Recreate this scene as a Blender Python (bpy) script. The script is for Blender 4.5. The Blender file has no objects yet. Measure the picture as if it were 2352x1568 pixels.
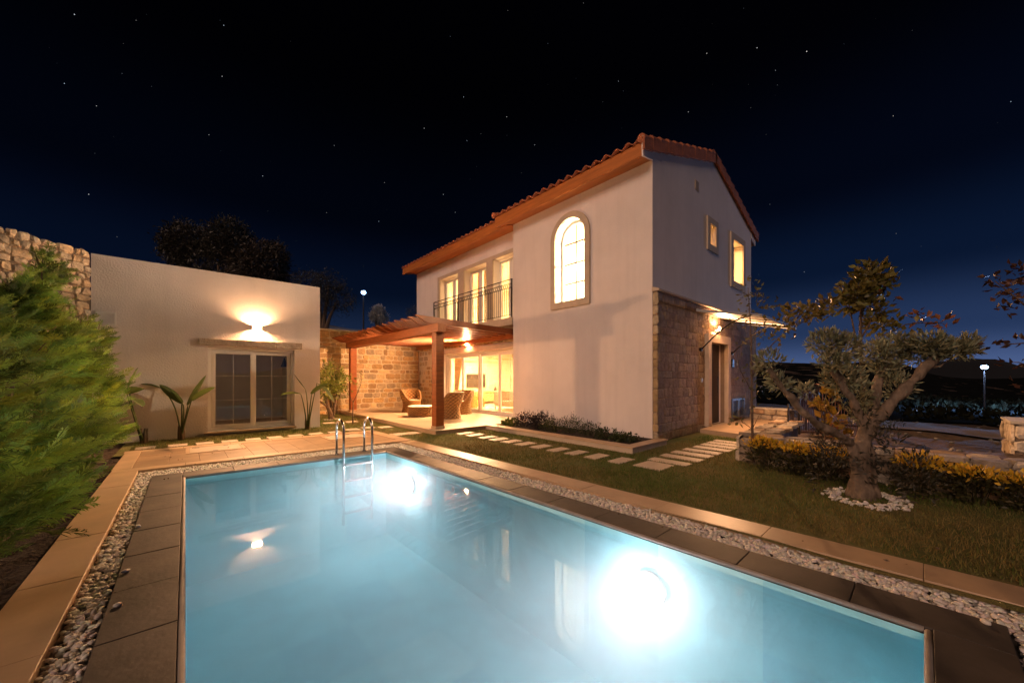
import bpy, bmesh, math, random
import numpy as np
from mathutils import Vector, Matrix
random.seed(7)
rng = np.random.default_rng(7)
SC = bpy.context.scene
COL = SC.collection
PI = math.pi
R = math.radians
ORG = {}                                   # world origin of every object built here

# ------------------------------------------------------------------ camera
CAMH, FOC, CX, HY, WPX = 1.3, 842.0, 1176.0, 868.0, 2352.0
_n = math.hypot(.665, .747)
FC, FS = .665/_n, .747/_n
cam = bpy.data.cameras.new("camera")
cam.sensor_width = 36.0
cam.lens = FOC/WPX*36.0
cam.shift_y = (HY-784.0)/WPX
cam.clip_start = .02
cam.clip_end = 3000
co = bpy.data.objects.new("camera", cam)
COL.objects.link(co)
co.location = (0, 0, CAMH)
co.rotation_euler = (R(90), 0, math.atan2(FS, FC)-R(90))
SC.camera = co


def at(px, py, d):
    """point seen at photo position px,py (2352 wide) at forward depth d metres"""
    a = (px-CX)/FOC
    return Vector((d*FC+a*d*FS, d*FS-a*d*FC, CAMH-(py-HY)/FOC*d))


# ------------------------------------------------------------------ object helpers
def tag(o, label=None, cat=None, group=None, kind=None):
    if label: o["label"] = label
    if cat: o["category"] = cat
    if group: o["group"] = group
    if kind: o["kind"] = kind
    return o


def thing(name, label, cat, loc=(0, 0, 0), group=None):
    o = bpy.data.objects.new(name, None)
    o.empty_display_size = .1
    COL.objects.link(o)
    o.location = loc
    ORG[o.name] = Vector(loc)
    return tag(o, label, cat, group)


def finish(name, me, mats, parent, smooth=False):
    o = bpy.data.objects.new(name, me)
    COL.objects.link(o)
    for m in (mats if isinstance(mats, (list, tuple)) else [mats]):
        me.materials.append(m)
    if smooth:
        me.polygons.foreach_set("use_smooth", [True]*len(me.polygons))
    if parent is not None:
        o.parent = parent
    return o


def np_mesh(name, V, F, mats, parent=None, org=None, col=None, smooth=False):
    """V (n,3) world, F (m,k) index array with constant k; col (n,3) per vertex"""
    V = np.asarray(V, dtype=np.float64)
    F = np.asarray(F, dtype=np.int32)
    o_ = ORG[parent.name] if parent is not None else Vector(org if org is not None else (0, 0, 0))
    V = V-np.array(o_)
    me = bpy.data.meshes.new(name)
    n, m, k = len(V), len(F), F.shape[1]
    me.vertices.add(n)
    me.vertices.foreach_set("co", V.astype(np.float32).ravel())
    me.loops.add(m*k)
    me.loops.foreach_set("vertex_index", F.ravel())
    me.polygons.add(m)
    me.polygons.foreach_set("loop_start", np.arange(0, m*k, k, dtype=np.int32))
    me.polygons.foreach_set("loop_total", np.full(m, k, dtype=np.int32))
    me.update(calc_edges=True)
    me.validate()
    if col is not None:
        ca = me.color_attributes.new("Col", 'FLOAT_COLOR', 'POINT')
        c4 = np.ones((n, 4), dtype=np.float32)
        c4[:, :3] = col
        ca.data.foreach_set("color", c4.ravel())
    o = finish(name, me, mats, parent, smooth)
    if parent is None:
        o.location = o_
    ORG[o.name] = Vector(o_)
    return o


class MB:
    def __init__(s):
        s.v, s.f, s.c = [], [], []
        s.colors = False

    def add(s, vs, fs, col=None):
        b = len(s.v)
        s.v.extend([tuple(p) for p in vs])
        s.f.extend([tuple(b+i for i in f) for f in fs])
        if col is not None: s.colors = True
        s.c.extend([col or (1, 1, 1)]*len(vs))
        return s

    def box(s, x0, x1, y0, y1, z0, z1, col=None):
        vs = [(x, y, z) for z in (z0, z1) for y in (y0, y1) for x in (x0, x1)]
        return s.add(vs, [(0, 2, 3, 1), (4, 5, 7, 6), (0, 1, 5, 4), (2, 6, 7, 3), (0, 4, 6, 2), (1, 3, 7, 5)], col)

    def hexa(s, p, col=None):
        """8 corners: bottom 4 ccw, top 4 ccw"""
        return s.add(p, [(3, 2, 1, 0), (4, 5, 6, 7), (0, 1, 5, 4), (1, 2, 6, 5), (2, 3, 7, 6), (3, 0, 4, 7)], col)

    def bar(s, a, b, w, h, up=(0, 0, 1), col=None):
        a, b = Vector(a), Vector(b)
        d = (b-a).normalized()
        u = Vector(up)
        sd = d.cross(u)
        if sd.length < 1e-4: sd = d.cross(Vector((1, 0, 0)))
        sd.normalize()
        u = sd.cross(d).normalized()
        p = []
        for q in (a, b):
            p += [q-sd*w/2-u*h/2, q+sd*w/2-u*h/2, q+sd*w/2+u*h/2, q-sd*w/2+u*h/2]
        return s.add(p, [(0, 1, 2, 3), (7, 6, 5, 4), (0, 4, 5, 1), (1, 5, 6, 2), (2, 6, 7, 3), (3, 7, 4, 0)], col)

    def prism(s, pts, axis, a0, a1, col=None):
        """pts: 2d outline; axis 'x': pts=(y,z), 'y': pts=(x,z), 'z': pts=(x,y)"""
        def mk(p, a):
            return {'x': (a, p[0], p[1]), 'y': (p[0], a, p[1]), 'z': (p[0], p[1], a)}[axis]
        n = len(pts)
        vs = [mk(p, a0) for p in pts]+[mk(p, a1) for p in pts]
        fs = [tuple(range(n))[::-1], tuple(range(n, 2*n))]
        fs += [(i, (i+1) % n, n+(i+1) % n, n+i) for i in range(n)]
        return s.add(vs, fs, col)

    def tube(s, pts, rad, seg=8, col=None, cap=True):
        pts = [Vector(p) for p in pts]
        n = len(pts)
        rads = rad if isinstance(rad, (list, tuple)) else [rad]*n
        b = len(s.v)
        vs = []
        ref = Vector((0, 0, 1))
        prev = None
        for i, p in enumerate(pts):
            t = (pts[min(i+1, n-1)]-pts[max(i-1, 0)])
            if t.length < 1e-9: t = Vector((0, 0, 1))
            t.normalize()
            if prev is None:
                u = t.cross(ref)
                if u.length < .1: u = t.cross(Vector((1, 0, 0)))
            else:
                u = prev-t*prev.dot(t)
            u.normalize()
            prev = u
            w = t.cross(u)
            for k in range(seg):
                an = 2*PI*k/seg
                vs.append(p+(u*math.cos(an)+w*math.sin(an))*rads[i])
        fs = []
        for i in range(n-1):
            for k in range(seg):
                k2 = (k+1) % seg
                fs.append((i*seg+k, i*seg+k2, (i+1)*seg+k2, (i+1)*seg+k))
        if cap:
            fs.append(tuple(range(seg))[::-1])
            fs.append(tuple((n-1)*seg+k for k in range(seg)))
        return s.add(vs, fs, col)

    def lathe(s, c, prof, seg=24, col=None, sx=1, sy=1):
        """prof list of (r,z) around vertical axis through c"""
        vs = []
        for r, z in prof:
            for k in range(seg):
                an = 2*PI*k/seg
                vs.append((c[0]+r*sx*math.cos(an), c[1]+r*sy*math.sin(an), c[2]+z))
        fs = []
        for i in range(len(prof)-1):
            for k in range(seg):
                k2 = (k+1) % seg
                fs.append((i*seg+k, i*seg+k2, (i+1)*seg+k2, (i+1)*seg+k))
        fs.append(tuple(range(seg))[::-1])
        fs.append(tuple((len(prof)-1)*seg+k for k in range(seg)))
        return s.add(vs, fs, col)

    def build(s, name, mats, parent=None, org=None, smooth=False, bevel=0, auto=None):
        o_ = ORG[parent.name] if parent is not None else Vector(org if org is not None else (0, 0, 0))
        me = bpy.data.meshes.new(name)
        me.from_pydata([(x-o_[0], y-o_[1], z-o_[2]) for x, y, z in s.v], [], s.f)
        if s.colors:
            ca = me.color_attributes.new("Col", 'FLOAT_COLOR', 'POINT')
            ca.data.foreach_set("color", np.array([(c[0], c[1], c[2], 1) for c in s.c], dtype=np.float32).ravel())
        me.update()
        o = finish(name, me, mats, parent, smooth)
        if parent is None: o.location = o_
        ORG[o.name] = Vector(o_)
        if bevel:
            m = o.modifiers.new("bevel", 'BEVEL')
            m.width = bevel
            m.segments = 2
            m.limit_method = 'ANGLE'
            m.angle_limit = R(40)
        return o


def panel(mb, axis, pos, thick, outline, holes=()):
    """wall slab with holes. axis 'x': plane X=pos, 2d=(y,z); 'y': plane Y=pos, 2d=(x,z).
    thick goes along + axis."""
    bm = bmesh.new()

    def mk(p, a): return (a, p[0], p[1]) if axis == 'x' else (p[0], a, p[1])
    edges = []
    loops = [list(outline)]+[list(h) for h in holes]
    for lp in loops:
        vs = [bm.verts.new(mk(p, pos)) for p in lp]
        for i in range(len(vs)): edges.append(bm.edges.new((vs[i], vs[(i+1) % len(vs)])))
    r = bmesh.ops.triangle_fill(bm, use_beauty=True, use_dissolve=False, edges=edges)
    bm.verts.index_update()
    vv = [tuple(v.co) for v in bm.verts]
    ff = [tuple(v.index for v in f.verts) for f in bm.faces]
    bm.free()
    mb.add(vv, ff)
    ia = 0 if axis == 'x' else 1
    v2 = []
    for v in vv:
        w = list(v)
        w[ia] = pos+thick
        v2.append(tuple(w))
    mb.add(v2, [f[::-1] for f in ff])
    for lp in loops:
        n = len(lp)
        mb.add([mk(p, pos) for p in lp]+[mk(p, pos+thick) for p in lp],
               [(i, (i+1) % n, n+(i+1) % n, n+i) for i in range(n)])
    return mb


def rect(a0, a1, b0, b1): return [(a0, b0), (a1, b0), (a1, b1), (a0, b1)]


# ------------------------------------------------------------------ materials
def mat(name, col, rough=.6, metal=0, var=0.0, vscale=6.0, bump=0.0, bscale=40.0, attr=False, spec=.5,
        emit=None, estr=0, trans=0, vcol=None, detail=4, bdist=.02, stretch=None, coat=0, trl=0, streak=0):
    m = bpy.data.materials.new(name)
    m.use_nodes = True
    nt = m.node_tree
    N, L = nt.nodes, nt.links
    p = N["Principled BSDF"]
    p.inputs["Base Color"].default_value = (*col, 1)
    p.inputs["Roughness"].default_value = rough
    p.inputs["Metallic"].default_value = metal
    p.inputs["Specular IOR Level"].default_value = spec
    p.inputs["Coat Weight"].default_value = coat
    tc = N.new("ShaderNodeTexCoord")
    vec = tc.outputs["Object"]
    if stretch:
        mp = N.new("ShaderNodeMapping")
        mp.inputs["Scale"].default_value = stretch
        L.new(vec, mp.inputs["Vector"])
        vec = mp.outputs["Vector"]
    src = None
    if attr:
        a = N.new("ShaderNodeAttribute")
        a.attribute_name = "Col"
        src = a.outputs["Color"]
    if var > 0 or vcol:
        nz = N.new("ShaderNodeTexNoise")
        nz.inputs["Scale"].default_value = vscale
        nz.inputs["Detail"].default_value = detail
        nz.inputs["Roughness"].default_value = .6
        L.new(vec, nz.inputs["Vector"])
        mx = N.new("ShaderNodeMix")
        mx.data_type = 'RGBA'
        if src is not None:
            mx.blend_type = 'MULTIPLY'
            rp = N.new("ShaderNodeMapRange")
            rp.inputs[1].default_value = .3
            rp.inputs[2].default_value = .7
            rp.inputs[3].default_value = 1-var
            rp.inputs[4].default_value = 1+var*.4
            L.new(nz.outputs[0], rp.inputs[0])
            mx.inputs[0].default_value = 1
            L.new(src, mx.inputs[6])
            L.new(rp.outputs[0], mx.inputs[7])
        else:
            rp = N.new("ShaderNodeMapRange")
            rp.inputs[1].default_value = .3
            rp.inputs[2].default_value = .7
            L.new(nz.outputs[0], rp.inputs[0])
            L.new(rp.outputs[0], mx.inputs[0])
            c2 = vcol or tuple(min(1, c*(1+var*.5)) for c in col)
            c1 = col if vcol else tuple(c*(1-var) for c in col)
            mx.inputs[6].default_value = (*c1, 1)
            mx.inputs[7].default_value = (*c2, 1)
        src = mx.outputs[2]
    if streak:                               # rain marks running down the wall
        sm_ = N.new("ShaderNodeMapping")
        sm_.inputs["Scale"].default_value = (2.6, 2.6, .22)
        L.new(tc.outputs["Object"], sm_.inputs["Vector"])
        sn = N.new("ShaderNodeTexNoise")
        sn.inputs["Scale"].default_value = 2.2
        sn.inputs["Detail"].default_value = 6
        L.new(sm_.outputs[0], sn.inputs["Vector"])
        sr = N.new("ShaderNodeMapRange")
        sr.inputs[1].default_value = .5
        sr.inputs[2].default_value = .75
        sr.inputs[3].default_value = 1
        sr.inputs[4].default_value = 1-streak
        L.new(sn.outputs[0], sr.inputs[0])
        sx = N.new("ShaderNodeMix")
        sx.data_type = 'RGBA'
        sx.blend_type = 'MULTIPLY'
        sx.inputs[0].default_value = 1
        L.new(src, sx.inputs[6])
        L.new(sr.outputs[0], sx.inputs[7])
        src = sx.outputs[2]
    if src is not None:
        L.new(src, p.inputs["Base Color"])
    if bump:
        nb = N.new("ShaderNodeTexNoise")
        nb.inputs["Scale"].default_value = bscale
        nb.inputs["Detail"].default_value = 6
        L.new(vec, nb.inputs["Vector"])
        bp = N.new("ShaderNodeBump")
        bp.inputs["Strength"].default_value = bump
        bp.inputs["Distance"].default_value = bdist
        L.new(nb.outputs[0], bp.inputs["Height"])
        L.new(bp.outputs[0], p.inputs["Normal"])
    if emit:
        p.inputs["Emission Color"].default_value = (*emit, 1)
        p.inputs["Emission Strength"].default_value = estr
    if trl:                                  # thin leaves let some light through
        tr = N.new("ShaderNodeBsdfTranslucent")
        if src is not None: L.new(src, tr.inputs["Color"])
        else: tr.inputs["Color"].default_value = (*col, 1)
        ms = N.new("ShaderNodeMixShader")
        ms.inputs[0].default_value = trl
        L.new(p.outputs[0], ms.inputs[1])
        L.new(tr.outputs[0], ms.inputs[2])
        L.new(ms.outputs[0], N["Material Output"].inputs["Surface"])
    return m


def glass_mat(name, tint=(1, 1, 1), base=.05, top=.6):
    m = bpy.data.materials.new(name)
    m.use_nodes = True
    nt = m.node_tree
    N, L = nt.nodes, nt.links
    N.remove(N["Principled BSDF"])
    t = N.new("ShaderNodeBsdfTransparent")
    t.inputs[0].default_value = (*tint, 1)
    g = N.new("ShaderNodeBsdfGlossy")
    g.inputs["Roughness"].default_value = .01
    lw = N.new("ShaderNodeFresnel")
    lw.inputs[0].default_value = 1.45
    mr = N.new("ShaderNodeMapRange")
    mr.inputs[1].default_value = .03
    mr.inputs[2].default_value = 1
    mr.inputs[3].default_value = base
    mr.inputs[4].default_value = top
    L.new(lw.outputs[0], mr.inputs[0])
    mx = N.new("ShaderNodeMixShader")
    L.new(mr.outputs[0], mx.inputs[0])
    L.new(t.outputs[0], mx.inputs[1])
    L.new(g.outputs[0], mx.inputs[2])
    L.new(mx.outputs[0], N["Material Output"].inputs["Surface"])
    return m


M = {}
M['plaster'] = mat("white_plaster", (.74, .67, .63), .85, var=.09, vscale=1.2, bump=.7, bscale=34, bdist=.012, streak=.05)
M['plaster_fine'] = mat("fine_white_plaster", (.74, .67, .63), .85, var=.10, vscale=.9, bump=.6, bscale=40, bdist=.009, detail=7, streak=.06)
M['trim'] = mat("beige_stone_trim", (.52, .42, .31), .85, var=.12, vscale=5, bump=.5, bscale=35, bdist=.01)
M['lintel'] = mat("cut_stone_lintel", (.50, .40, .30), .9, var=.25, vscale=8, bump=1, bscale=18, bdist=.03)
M['stone'] = mat("masonry_stone", (.4, .3, .2), .85, attr=True, var=.35, vscale=9, bump=.9, bscale=22, bdist=.03)
M['mortar'] = mat("pale_mortar", (.62, .52, .36), .95, var=.15, vscale=8, bump=.6, bscale=50)
M['rubble'] = mat("rubble_stone", (.4, .33, .26), .9, attr=True, var=.45, vscale=7, bump=1, bscale=10, bdist=.06)
M['darkmortar'] = mat("dark_rubble_core", (.20, .15, .11), .95, var=.3, vscale=6, bump=1, bscale=20, bdist=.05)
M['wood'] = mat("stained_wood", (.29, .08, .015), .5, spec=.3, var=.35, vscale=5, bump=.1, bscale=30, stretch=(1, 1, 6), coat=0)
M['wood_beam'] = mat("stained_wood_beam", (.29, .08, .015), .5, spec=.3, var=.3, vscale=5, bump=.1, bscale=30, stretch=(6, .6, 6), coat=0)
M['eave'] = mat("varnished_eave_boards", (.47, .155, .034), .5, var=.25, vscale=4, stretch=(6, .5, 6))
M['tile'] = mat("terracotta_tile", (.40, .13, .06), .8, var=.3, vscale=9, bump=.4, bscale=40)
M['coping'] = mat("dark_grey_pool_stone", (.072, .057, .047), .6, var=.6, vscale=2.6, detail=8, bump=.25, bscale=30, bdist=.008)
M['bead'] = mat("pale_bullnose", (.36, .31, .27), .6, var=.25, vscale=6)
M['cream'] = mat("cream_limestone", (.52, .36, .22), .42, var=.16, vscale=3, bump=.12, bscale=30, bdist=.006)
M['deck'] = mat("deck_tiles", (.36, .235, .135), .45, var=.3, vscale=2.2, bump=.12, bscale=30, bdist=.006)
M['patio'] = mat("patio_tiles", (.52, .40, .27), .4, var=.15, vscale=2, bump=.05, bscale=30)
M['step'] = mat("stepping_limestone", (.55, .45, .34), .5, var=.14, vscale=6, bump=.2, bscale=30, bdist=.006)
M['pebble'] = mat("white_pebbles", (.55, .5, .45), .6, attr=True)
M['bed'] = mat("gravel_bed", (.07, .06, .05), .95, var=.3, vscale=20)
M['steel'] = mat("polished_steel", (.75, .75, .77), .12, 1.0)
M['iron'] = mat("black_wrought_iron", (.02, .016, .014), .5, .6)
M['pvc'] = mat("white_window_frame", (.78, .75, .70), .4)
M['rattan'] = mat("woven_rattan", (.30, .155, .05), .6, attr=True, var=.2, vscale=30)
M['cushion'] = mat("cream_cushion", (.75, .68, .55), .9, bump=.2, bscale=60)
M['glass'] = glass_mat("window_glass")
M['glass_dark'] = glass_mat("annex_window_glass", (.92, .92, .92), .035, .6)
M['soil'] = mat("dark_mulch", (.035, .02, .012), .95, attr=False, var=.6, vscale=25, bump=1, bscale=35, bdist=.05)
M['lawn'] = mat("lawn_turf", (.075, .115, .018), .95, vcol=(.20, .145, .045), vscale=1.6, bump=.8, bscale=60, bdist=.03, detail=8)
M['grass'] = mat("grass_blades", (.07, .08, .02), .7, attr=True, trl=.25)
M['dirt'] = mat("red_dirt", (.10, .055, .035), .95, vcol=(.045, .035, .02), vscale=.5, bump=1, bscale=4, bdist=.25, detail=8)
M['track'] = mat("dirt_track", (.13, .10, .085), .95, var=.3, vscale=.8, bump=.8, bscale=6, bdist=.08)
M['lot'] = mat("bare_pale_ground", (.42, .40, .40), .95, var=.3, vscale=.3, bump=.6, bscale=3, bdist=.1)
M['bark'] = mat("brown_bark", (.14, .09, .055), .9, var=.4, vscale=14, bump=1, bscale=22, bdist=.04)
M['olivebark'] = mat("olive_bark", (.20, .145, .10), .85, var=.55, vscale=9, bump=1, bscale=16, bdist=.04, stretch=(1, 1, .45))
M['leaf'] = mat("leaf_green", (.06, .1, .02), .5, attr=True, trl=.3)
M['leaf_gloss'] = mat("glossy_leaf", (.06, .1, .02), .5, attr=True, trl=.25)
M['needle'] = mat("cypress_needles", (.06, .1, .03), .6, attr=True, trl=.3)
M['scrub'] = mat('scrub_leaves', (.03, .03, .02), 1, attr=True, spec=0)
M['curtain'] = mat("sheer_curtain", (.70, .52, .30), .9, trl=.45)
M['inwall'] = mat("room_wall_paint", (.78, .70, .56), .9)
M['infloor'] = mat("room_floor_tiles", (.62, .54, .42), .35)
M['annexwall'] = mat("dim_room_paint", (.72, .66, .58), .9, var=.1, vscale=2)
M['annexfloor'] = mat("dim_room_floor", (.16, .09, .05), .3, var=.2, vscale=3)
M['tv'] = mat("dark_screen", (.045, .035, .03), .25)
M['oak'] = mat("pale_oak", (.55, .38, .17), .6)
M['fabric_y'] = mat("mustard_fabric", (.62, .38, .10), .9)
M['fabric_w'] = mat("cream_fabric", (.70, .60, .46), .9)
M['throw'] = mat("striped_throw", (.60, .42, .28), .95, var=.3, vscale=30, stretch=(1, 30, .2))
M['black'] = mat("matt_black", (.012, .012, .013), .5)
M['door'] = mat("dark_wood_door", (.035, .022, .016), .45)
M['blueshut'] = mat("blue_grey_shutter", (.10, .13, .19), .5)
M['concrete'] = mat("pale_concrete", (.50, .44, .35), .9, var=.15, vscale=4)
M['canopy'] = mat("canopy_panel", (.10, .09, .075), .35)
M['hills'] = mat("far_hills", (.005, .008, .014), 1, var=.4, vscale=.02)
M['vase'] = mat("dark_vase", (.06, .035, .02), .4)
M['rubber'] = mat("grey_plastic", (.35, .34, .32), .5)
M['housewhite'] = mat("lamp_body", (.75, .72, .68), .5)


def emat(name, col, s):
    m = bpy.data.materials.new(name)
    m.use_nodes = True
    N, L = m.node_tree.nodes, m.node_tree.links
    N.remove(N["Principled BSDF"])
    e = N.new("ShaderNodeEmission")
    e.inputs[0].default_value = (*col, 1)
    e.inputs[1].default_value = s
    L.new(e.outputs[0], N["Material Output"].inputs["Surface"])
    return m


WARM = (1, .51, .24)
M['glow'] = emat("warm_lamp_glow", (1, .68, .38), 14)
M['bulb'] = emat("bright_bulb", (1, .8, .55), 30)
M['poollens'] = emat("pool_lamp_lens", (.9, .95, 1), 12)
M['streetlens'] = emat("street_lamp_lens", (.34, .58, 1), 5)

# ------------------------------------------------------------------ lights
LIGHT_SCALE = 1.0


def light(name, kind, loc, power, col, parent=None, size=.05, rot=None, spot=None, blend=.5, sy=None):
    l = bpy.data.lights.new(name, kind)
    l.energy = power*LIGHT_SCALE
    l.color = col
    if kind in ('POINT', 'SPOT'): l.shadow_soft_size = size
    if kind == 'AREA':
        l.size = size
        if sy:
            l.shape = 'RECTANGLE'
            l.size_y = sy
    if kind == 'SPOT':
        l.spot_size = R(spot)
        l.spot_blend = blend
    o = bpy.data.objects.new(name, l)
    COL.objects.link(o)
    loc = Vector(loc)
    if parent is not None:
        o.parent = parent
        loc = loc-ORG[parent.name]
    o.location = loc
    if rot: o.rotation_euler = rot
    return o


def aim(d):
    return Vector(d).to_track_quat('-Z', 'Y').to_euler()


# ------------------------------------------------------------------ masonry
PAL = [(.42, .30, .16), (.37, .25, .13), (.46, .35, .21), (.33, .22, .12), (.40, .32, .22), (.30, .23, .16), (.44, .28, .13)]
PALY = [(.56, .40, .20), (.50, .33, .16), (.60, .46, .26), (.44, .29, .15), (.52, .40, .25), (.42, .33, .22), (.58, .38, .17)]
PALB = [(.56, .47, .36), (.50, .41, .31), (.60, .50, .37), (.45, .39, .31), (.54, .42, .29), (.62, .55, .45)]
PALG = [(.36, .25, .16), (.33, .22, .14), (.38, .28, .18), (.31, .21, .135), (.35, .26, .175)]
PALR = [(.42, .34, .25), (.36, .28, .20), (.46, .36, .24), (.30, .25, .20), (.40, .26, .15), (.48, .42, .34)]


def masonry(mb, P0, U, Vv, Nn, width, height, holes=(), rows=(.14, .24), lens=(.14, .46), gap=.018, depth=.03, pal=PAL, jit=.012, rough=.3, seed=1, top=None, cut=(.12, .22)):
    """stones laid in courses on the plane P0+u*U+v*V, standing out along N"""
    rd = random.Random(seed)
    P0, U, Vv, Nn = Vector(P0), Vector(U), Vector(Vv), Vector(Nn)
    v = 0.0
    while v < height-.04:
        rh = rd.uniform(*rows)
        if v+rh > height-.06: rh = height-v
        free = [(0.0, width)]
        for (a0, a1, b0, b1) in holes:
            if b0 < v+rh*.6 and b1 > v+rh*.4:
                nf = []
                for s0, s1 in free:
                    if a1 <= s0 or a0 >= s1: nf.append((s0, s1)); continue
                    if a0 > s0: nf.append((s0, a0))
                    if a1 < s1: nf.append((a1, s1))
                free = nf
        for s0, s1 in free:
            u = s0
            while u < s1-.03:
                w = rd.uniform(*lens)
                if u+w > s1-.09: w = s1-u
                a0, a1, b0, b1 = u+gap/2, u+w-gap/2, v+gap/2, v+rh-gap/2
                if top is not None:
                    b1 = min(b1, top(u+w/2)-gap/2)
                    if b1-b0 < .03: u += w; continue
                c = rd.choice(pal)
                k = rd.uniform(1-rough, 1+rough*.6)
                c = tuple(x*k for x in c)
                dd = depth*rd.uniform(.5, 1.3)
                inset = min(.03, .22*min(a1-a0, b1-b0))*rd.uniform(.5, 1)
                J = lambda: rd.uniform(-jit, jit)
                base = [(a0+J(), b0+J()), (a1+J(), b0+J()), (a1+J(), b1+J()), (a0+J(), b1+J())]
                # octagonal rounded face
                cx_, cy_ = (a0+a1)/2, (b0+b1)/2
                ring0, ring1 = [], []
                for q in range(4):
                    p, pn = Vector(base[q]), Vector(base[(q+1) % 4])
                    f = rd.uniform(*cut)
                    ring0 += [p.lerp(pn, f), p.lerp(pn, 1-f)]
                cen = Vector((cx_, cy_))
                for p in ring0:
                    dlt = cen-p
                    ring1.append(p+dlt.normalized()*min(inset, dlt.length*.4))
                vs = [P0+U*p.x+Vv*p.y for p in ring0]
                vs += [P0+U*p.x+Vv*p.y+Nn*dd*rd.uniform(.75, 1.1) for p in ring1]
                vs += [P0+U*cen.x+Vv*cen.y+Nn*dd*rd.uniform(1, 1.35)]
                fs = [(i, (i+1) % 8, 8+(i+1) % 8, 8+i) for i in range(8)]+[(8+i, 8+(i+1) % 8, 16) for i in range(8)]
                mb.add(vs, fs, c)
                u += w
        v += rh
    return mb


# ------------------------------------------------------------------ foliage
def nrm(a): return a/np.maximum(np.linalg.norm(a, axis=1, keepdims=True), 1e-9)


def leaf_arrays(P, D, L, W, fold=.25):
    """kite-shaped leaves: base P, direction D, length L, width W"""
    n = len(P)
    D = nrm(D)
    rnd = rng.normal(size=(n, 3))
    S = nrm(np.cross(D, rnd))
    Nn = np.cross(D, S)
    L = np.asarray(L)[:, None]
    W = np.asarray(W)[:, None]
    mid = P+D*L*.45-Nn*L*.06
    V = np.stack([P, mid+S*W*.5+Nn*W*fold, P+D*L-Nn*L*.10, mid-S*W*.5+Nn*W*fold], 1).reshape(-1, 3)
    b = np.arange(n)*4
    F = np.concatenate([np.stack([b, b+1, b+2], 1), np.stack([b, b+2, b+3], 1)])
    return V, F


def leaf_cols(n, base, var, rep=4):
    base = np.array(base)
    k = rng.uniform(1-var, 1+var, size=(n, 1))
    h = rng.uniform(-.15, .15, size=(n, 1))*np.array([[1, 0, -.3]])
    c = np.clip(base[None]*k*(1+h), .002, .9)
    return np.repeat(c, rep, axis=0)


def leaves(name, P, D, L, W, base, var, m, parent):
    V, F = leaf_arrays(P, D, L, W)
    return np_mesh(name, V, F, m, parent, col=leaf_cols(len(P), base, var))


def blob_points(blobs, n, shell=.55, fuzz=.18):
    """points in the outer part of ellipsoids; blobs (cx,cy,cz,rx,ry,rz)"""
    B = np.array(blobs, dtype=float)
    vol = B[:, 3]*B[:, 4]*B[:, 5]
    idx = rng.choice(len(B), n, p=vol/vol.sum())
    d = nrm(rng.normal(size=(n, 3)))
    r = rng.uniform(shell**3, 1, n)**(1/3)
    r = r*(1+fuzz*rng.normal(size=n))
    off = d*r[:, None]
    P = B[idx, :3]+off*B[idx, 3:]
    return P, d


def clumpy(P, D, keep=.6, scale=3.0, seed=0):
    """thin the points out in clumps so that gaps appear"""
    rs = np.random.default_rng(seed)
    k = rs.normal(size=(6, 3))*scale
    ph = rs.uniform(0, 6.28, 6)
    f = np.sin(P@k.T+ph).sum(1)
    th = np.quantile(f, 1-keep)
    s = f > th
    return P[s], D[s]

# ------------------------------------------------------------------ world: night sky with stars
w = bpy.data.worlds.new("World")
SC.world = w
w.use_nodes = True
N, L = w.node_tree.nodes, w.node_tree.links
for n in list(N): N.remove(n)
out = N.new("ShaderNodeOutputWorld")
tc = N.new("ShaderNodeTexCoord")
bg = N.new("ShaderNodeBackground")
sep0 = N.new("ShaderNodeSeparateXYZ")
L.new(tc.outputs["Generated"], sep0.inputs[0])
ramp = N.new("ShaderNodeValToRGB")        # night air: blue towards the horizon, black overhead
cr_ = ramp.color_ramp
cr_.interpolation = 'EASE'
cr_.elements[0].position = 0.0
cr_.elements[0].color = (.018, .029, .066, 1)
cr_.elements[1].position = .62
cr_.elements[1].color = (.0001, .0001, .0003, 1)
for p_, c_ in ((.10, (.0042, .0085, .023)), (.22, (.0007, .0020, .0068)), (.38, (.0002, .0005, .0017))):
    e_ = cr_.elements.new(p_)
    e_.color = (*c_, 1)
L.new(sep0.outputs[2], ramp.inputs[0])
dt = N.new("ShaderNodeVectorMath")        # town glow: brighter towards the open plain
dt.operation = 'DOT_PRODUCT'
dt.inputs[1].default_value = (.95, -.31, 0)
L.new(tc.outputs["Generated"], dt.inputs[0])
azr = N.new("ShaderNodeMapRange")
azr.inputs[1].default_value = .2
azr.inputs[2].default_value = 1
azr.inputs[3].default_value = .55
azr.inputs[4].default_value = 1.1
L.new(dt.outputs["Value"], azr.inputs[0])
L.new(ramp.outputs[0], bg.inputs[0])
L.new(azr.outputs[0], bg.inputs[1])
vo = N.new("ShaderNodeTexVoronoi")
vo.inputs["Scale"].default_value = 58
L.new(tc.outputs["Generated"], vo.inputs["Vector"])
core = N.new("ShaderNodeMapRange")
core.inputs[1].default_value = .010
core.inputs[2].default_value = .038
core.inputs[3].default_value = 1
core.inputs[4].default_value = 0
L.new(vo.outputs["Distance"], core.inputs[0])
sp = N.new("ShaderNodeSeparateColor")
L.new(vo.outputs["Color"], sp.inputs[0])
pw = N.new("ShaderNodeMath")
pw.operation = 'POWER'
pw.inputs[1].default_value = 4.0
L.new(sp.outputs[0], pw.inputs[0])
mu = N.new("ShaderNodeMath")
mu.operation = 'MULTIPLY'
L.new(core.outputs[0], mu.inputs[0])
L.new(pw.outputs[0], mu.inputs[1])
sepz = N.new("ShaderNodeSeparateXYZ")
L.new(tc.outputs["Generated"], sepz.inputs[0])
up = N.new("ShaderNodeMapRange")
up.inputs[1].default_value = .08
up.inputs[2].default_value = .2
L.new(sepz.outputs[2], up.inputs[0])
mu2 = N.new("ShaderNodeMath")
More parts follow.
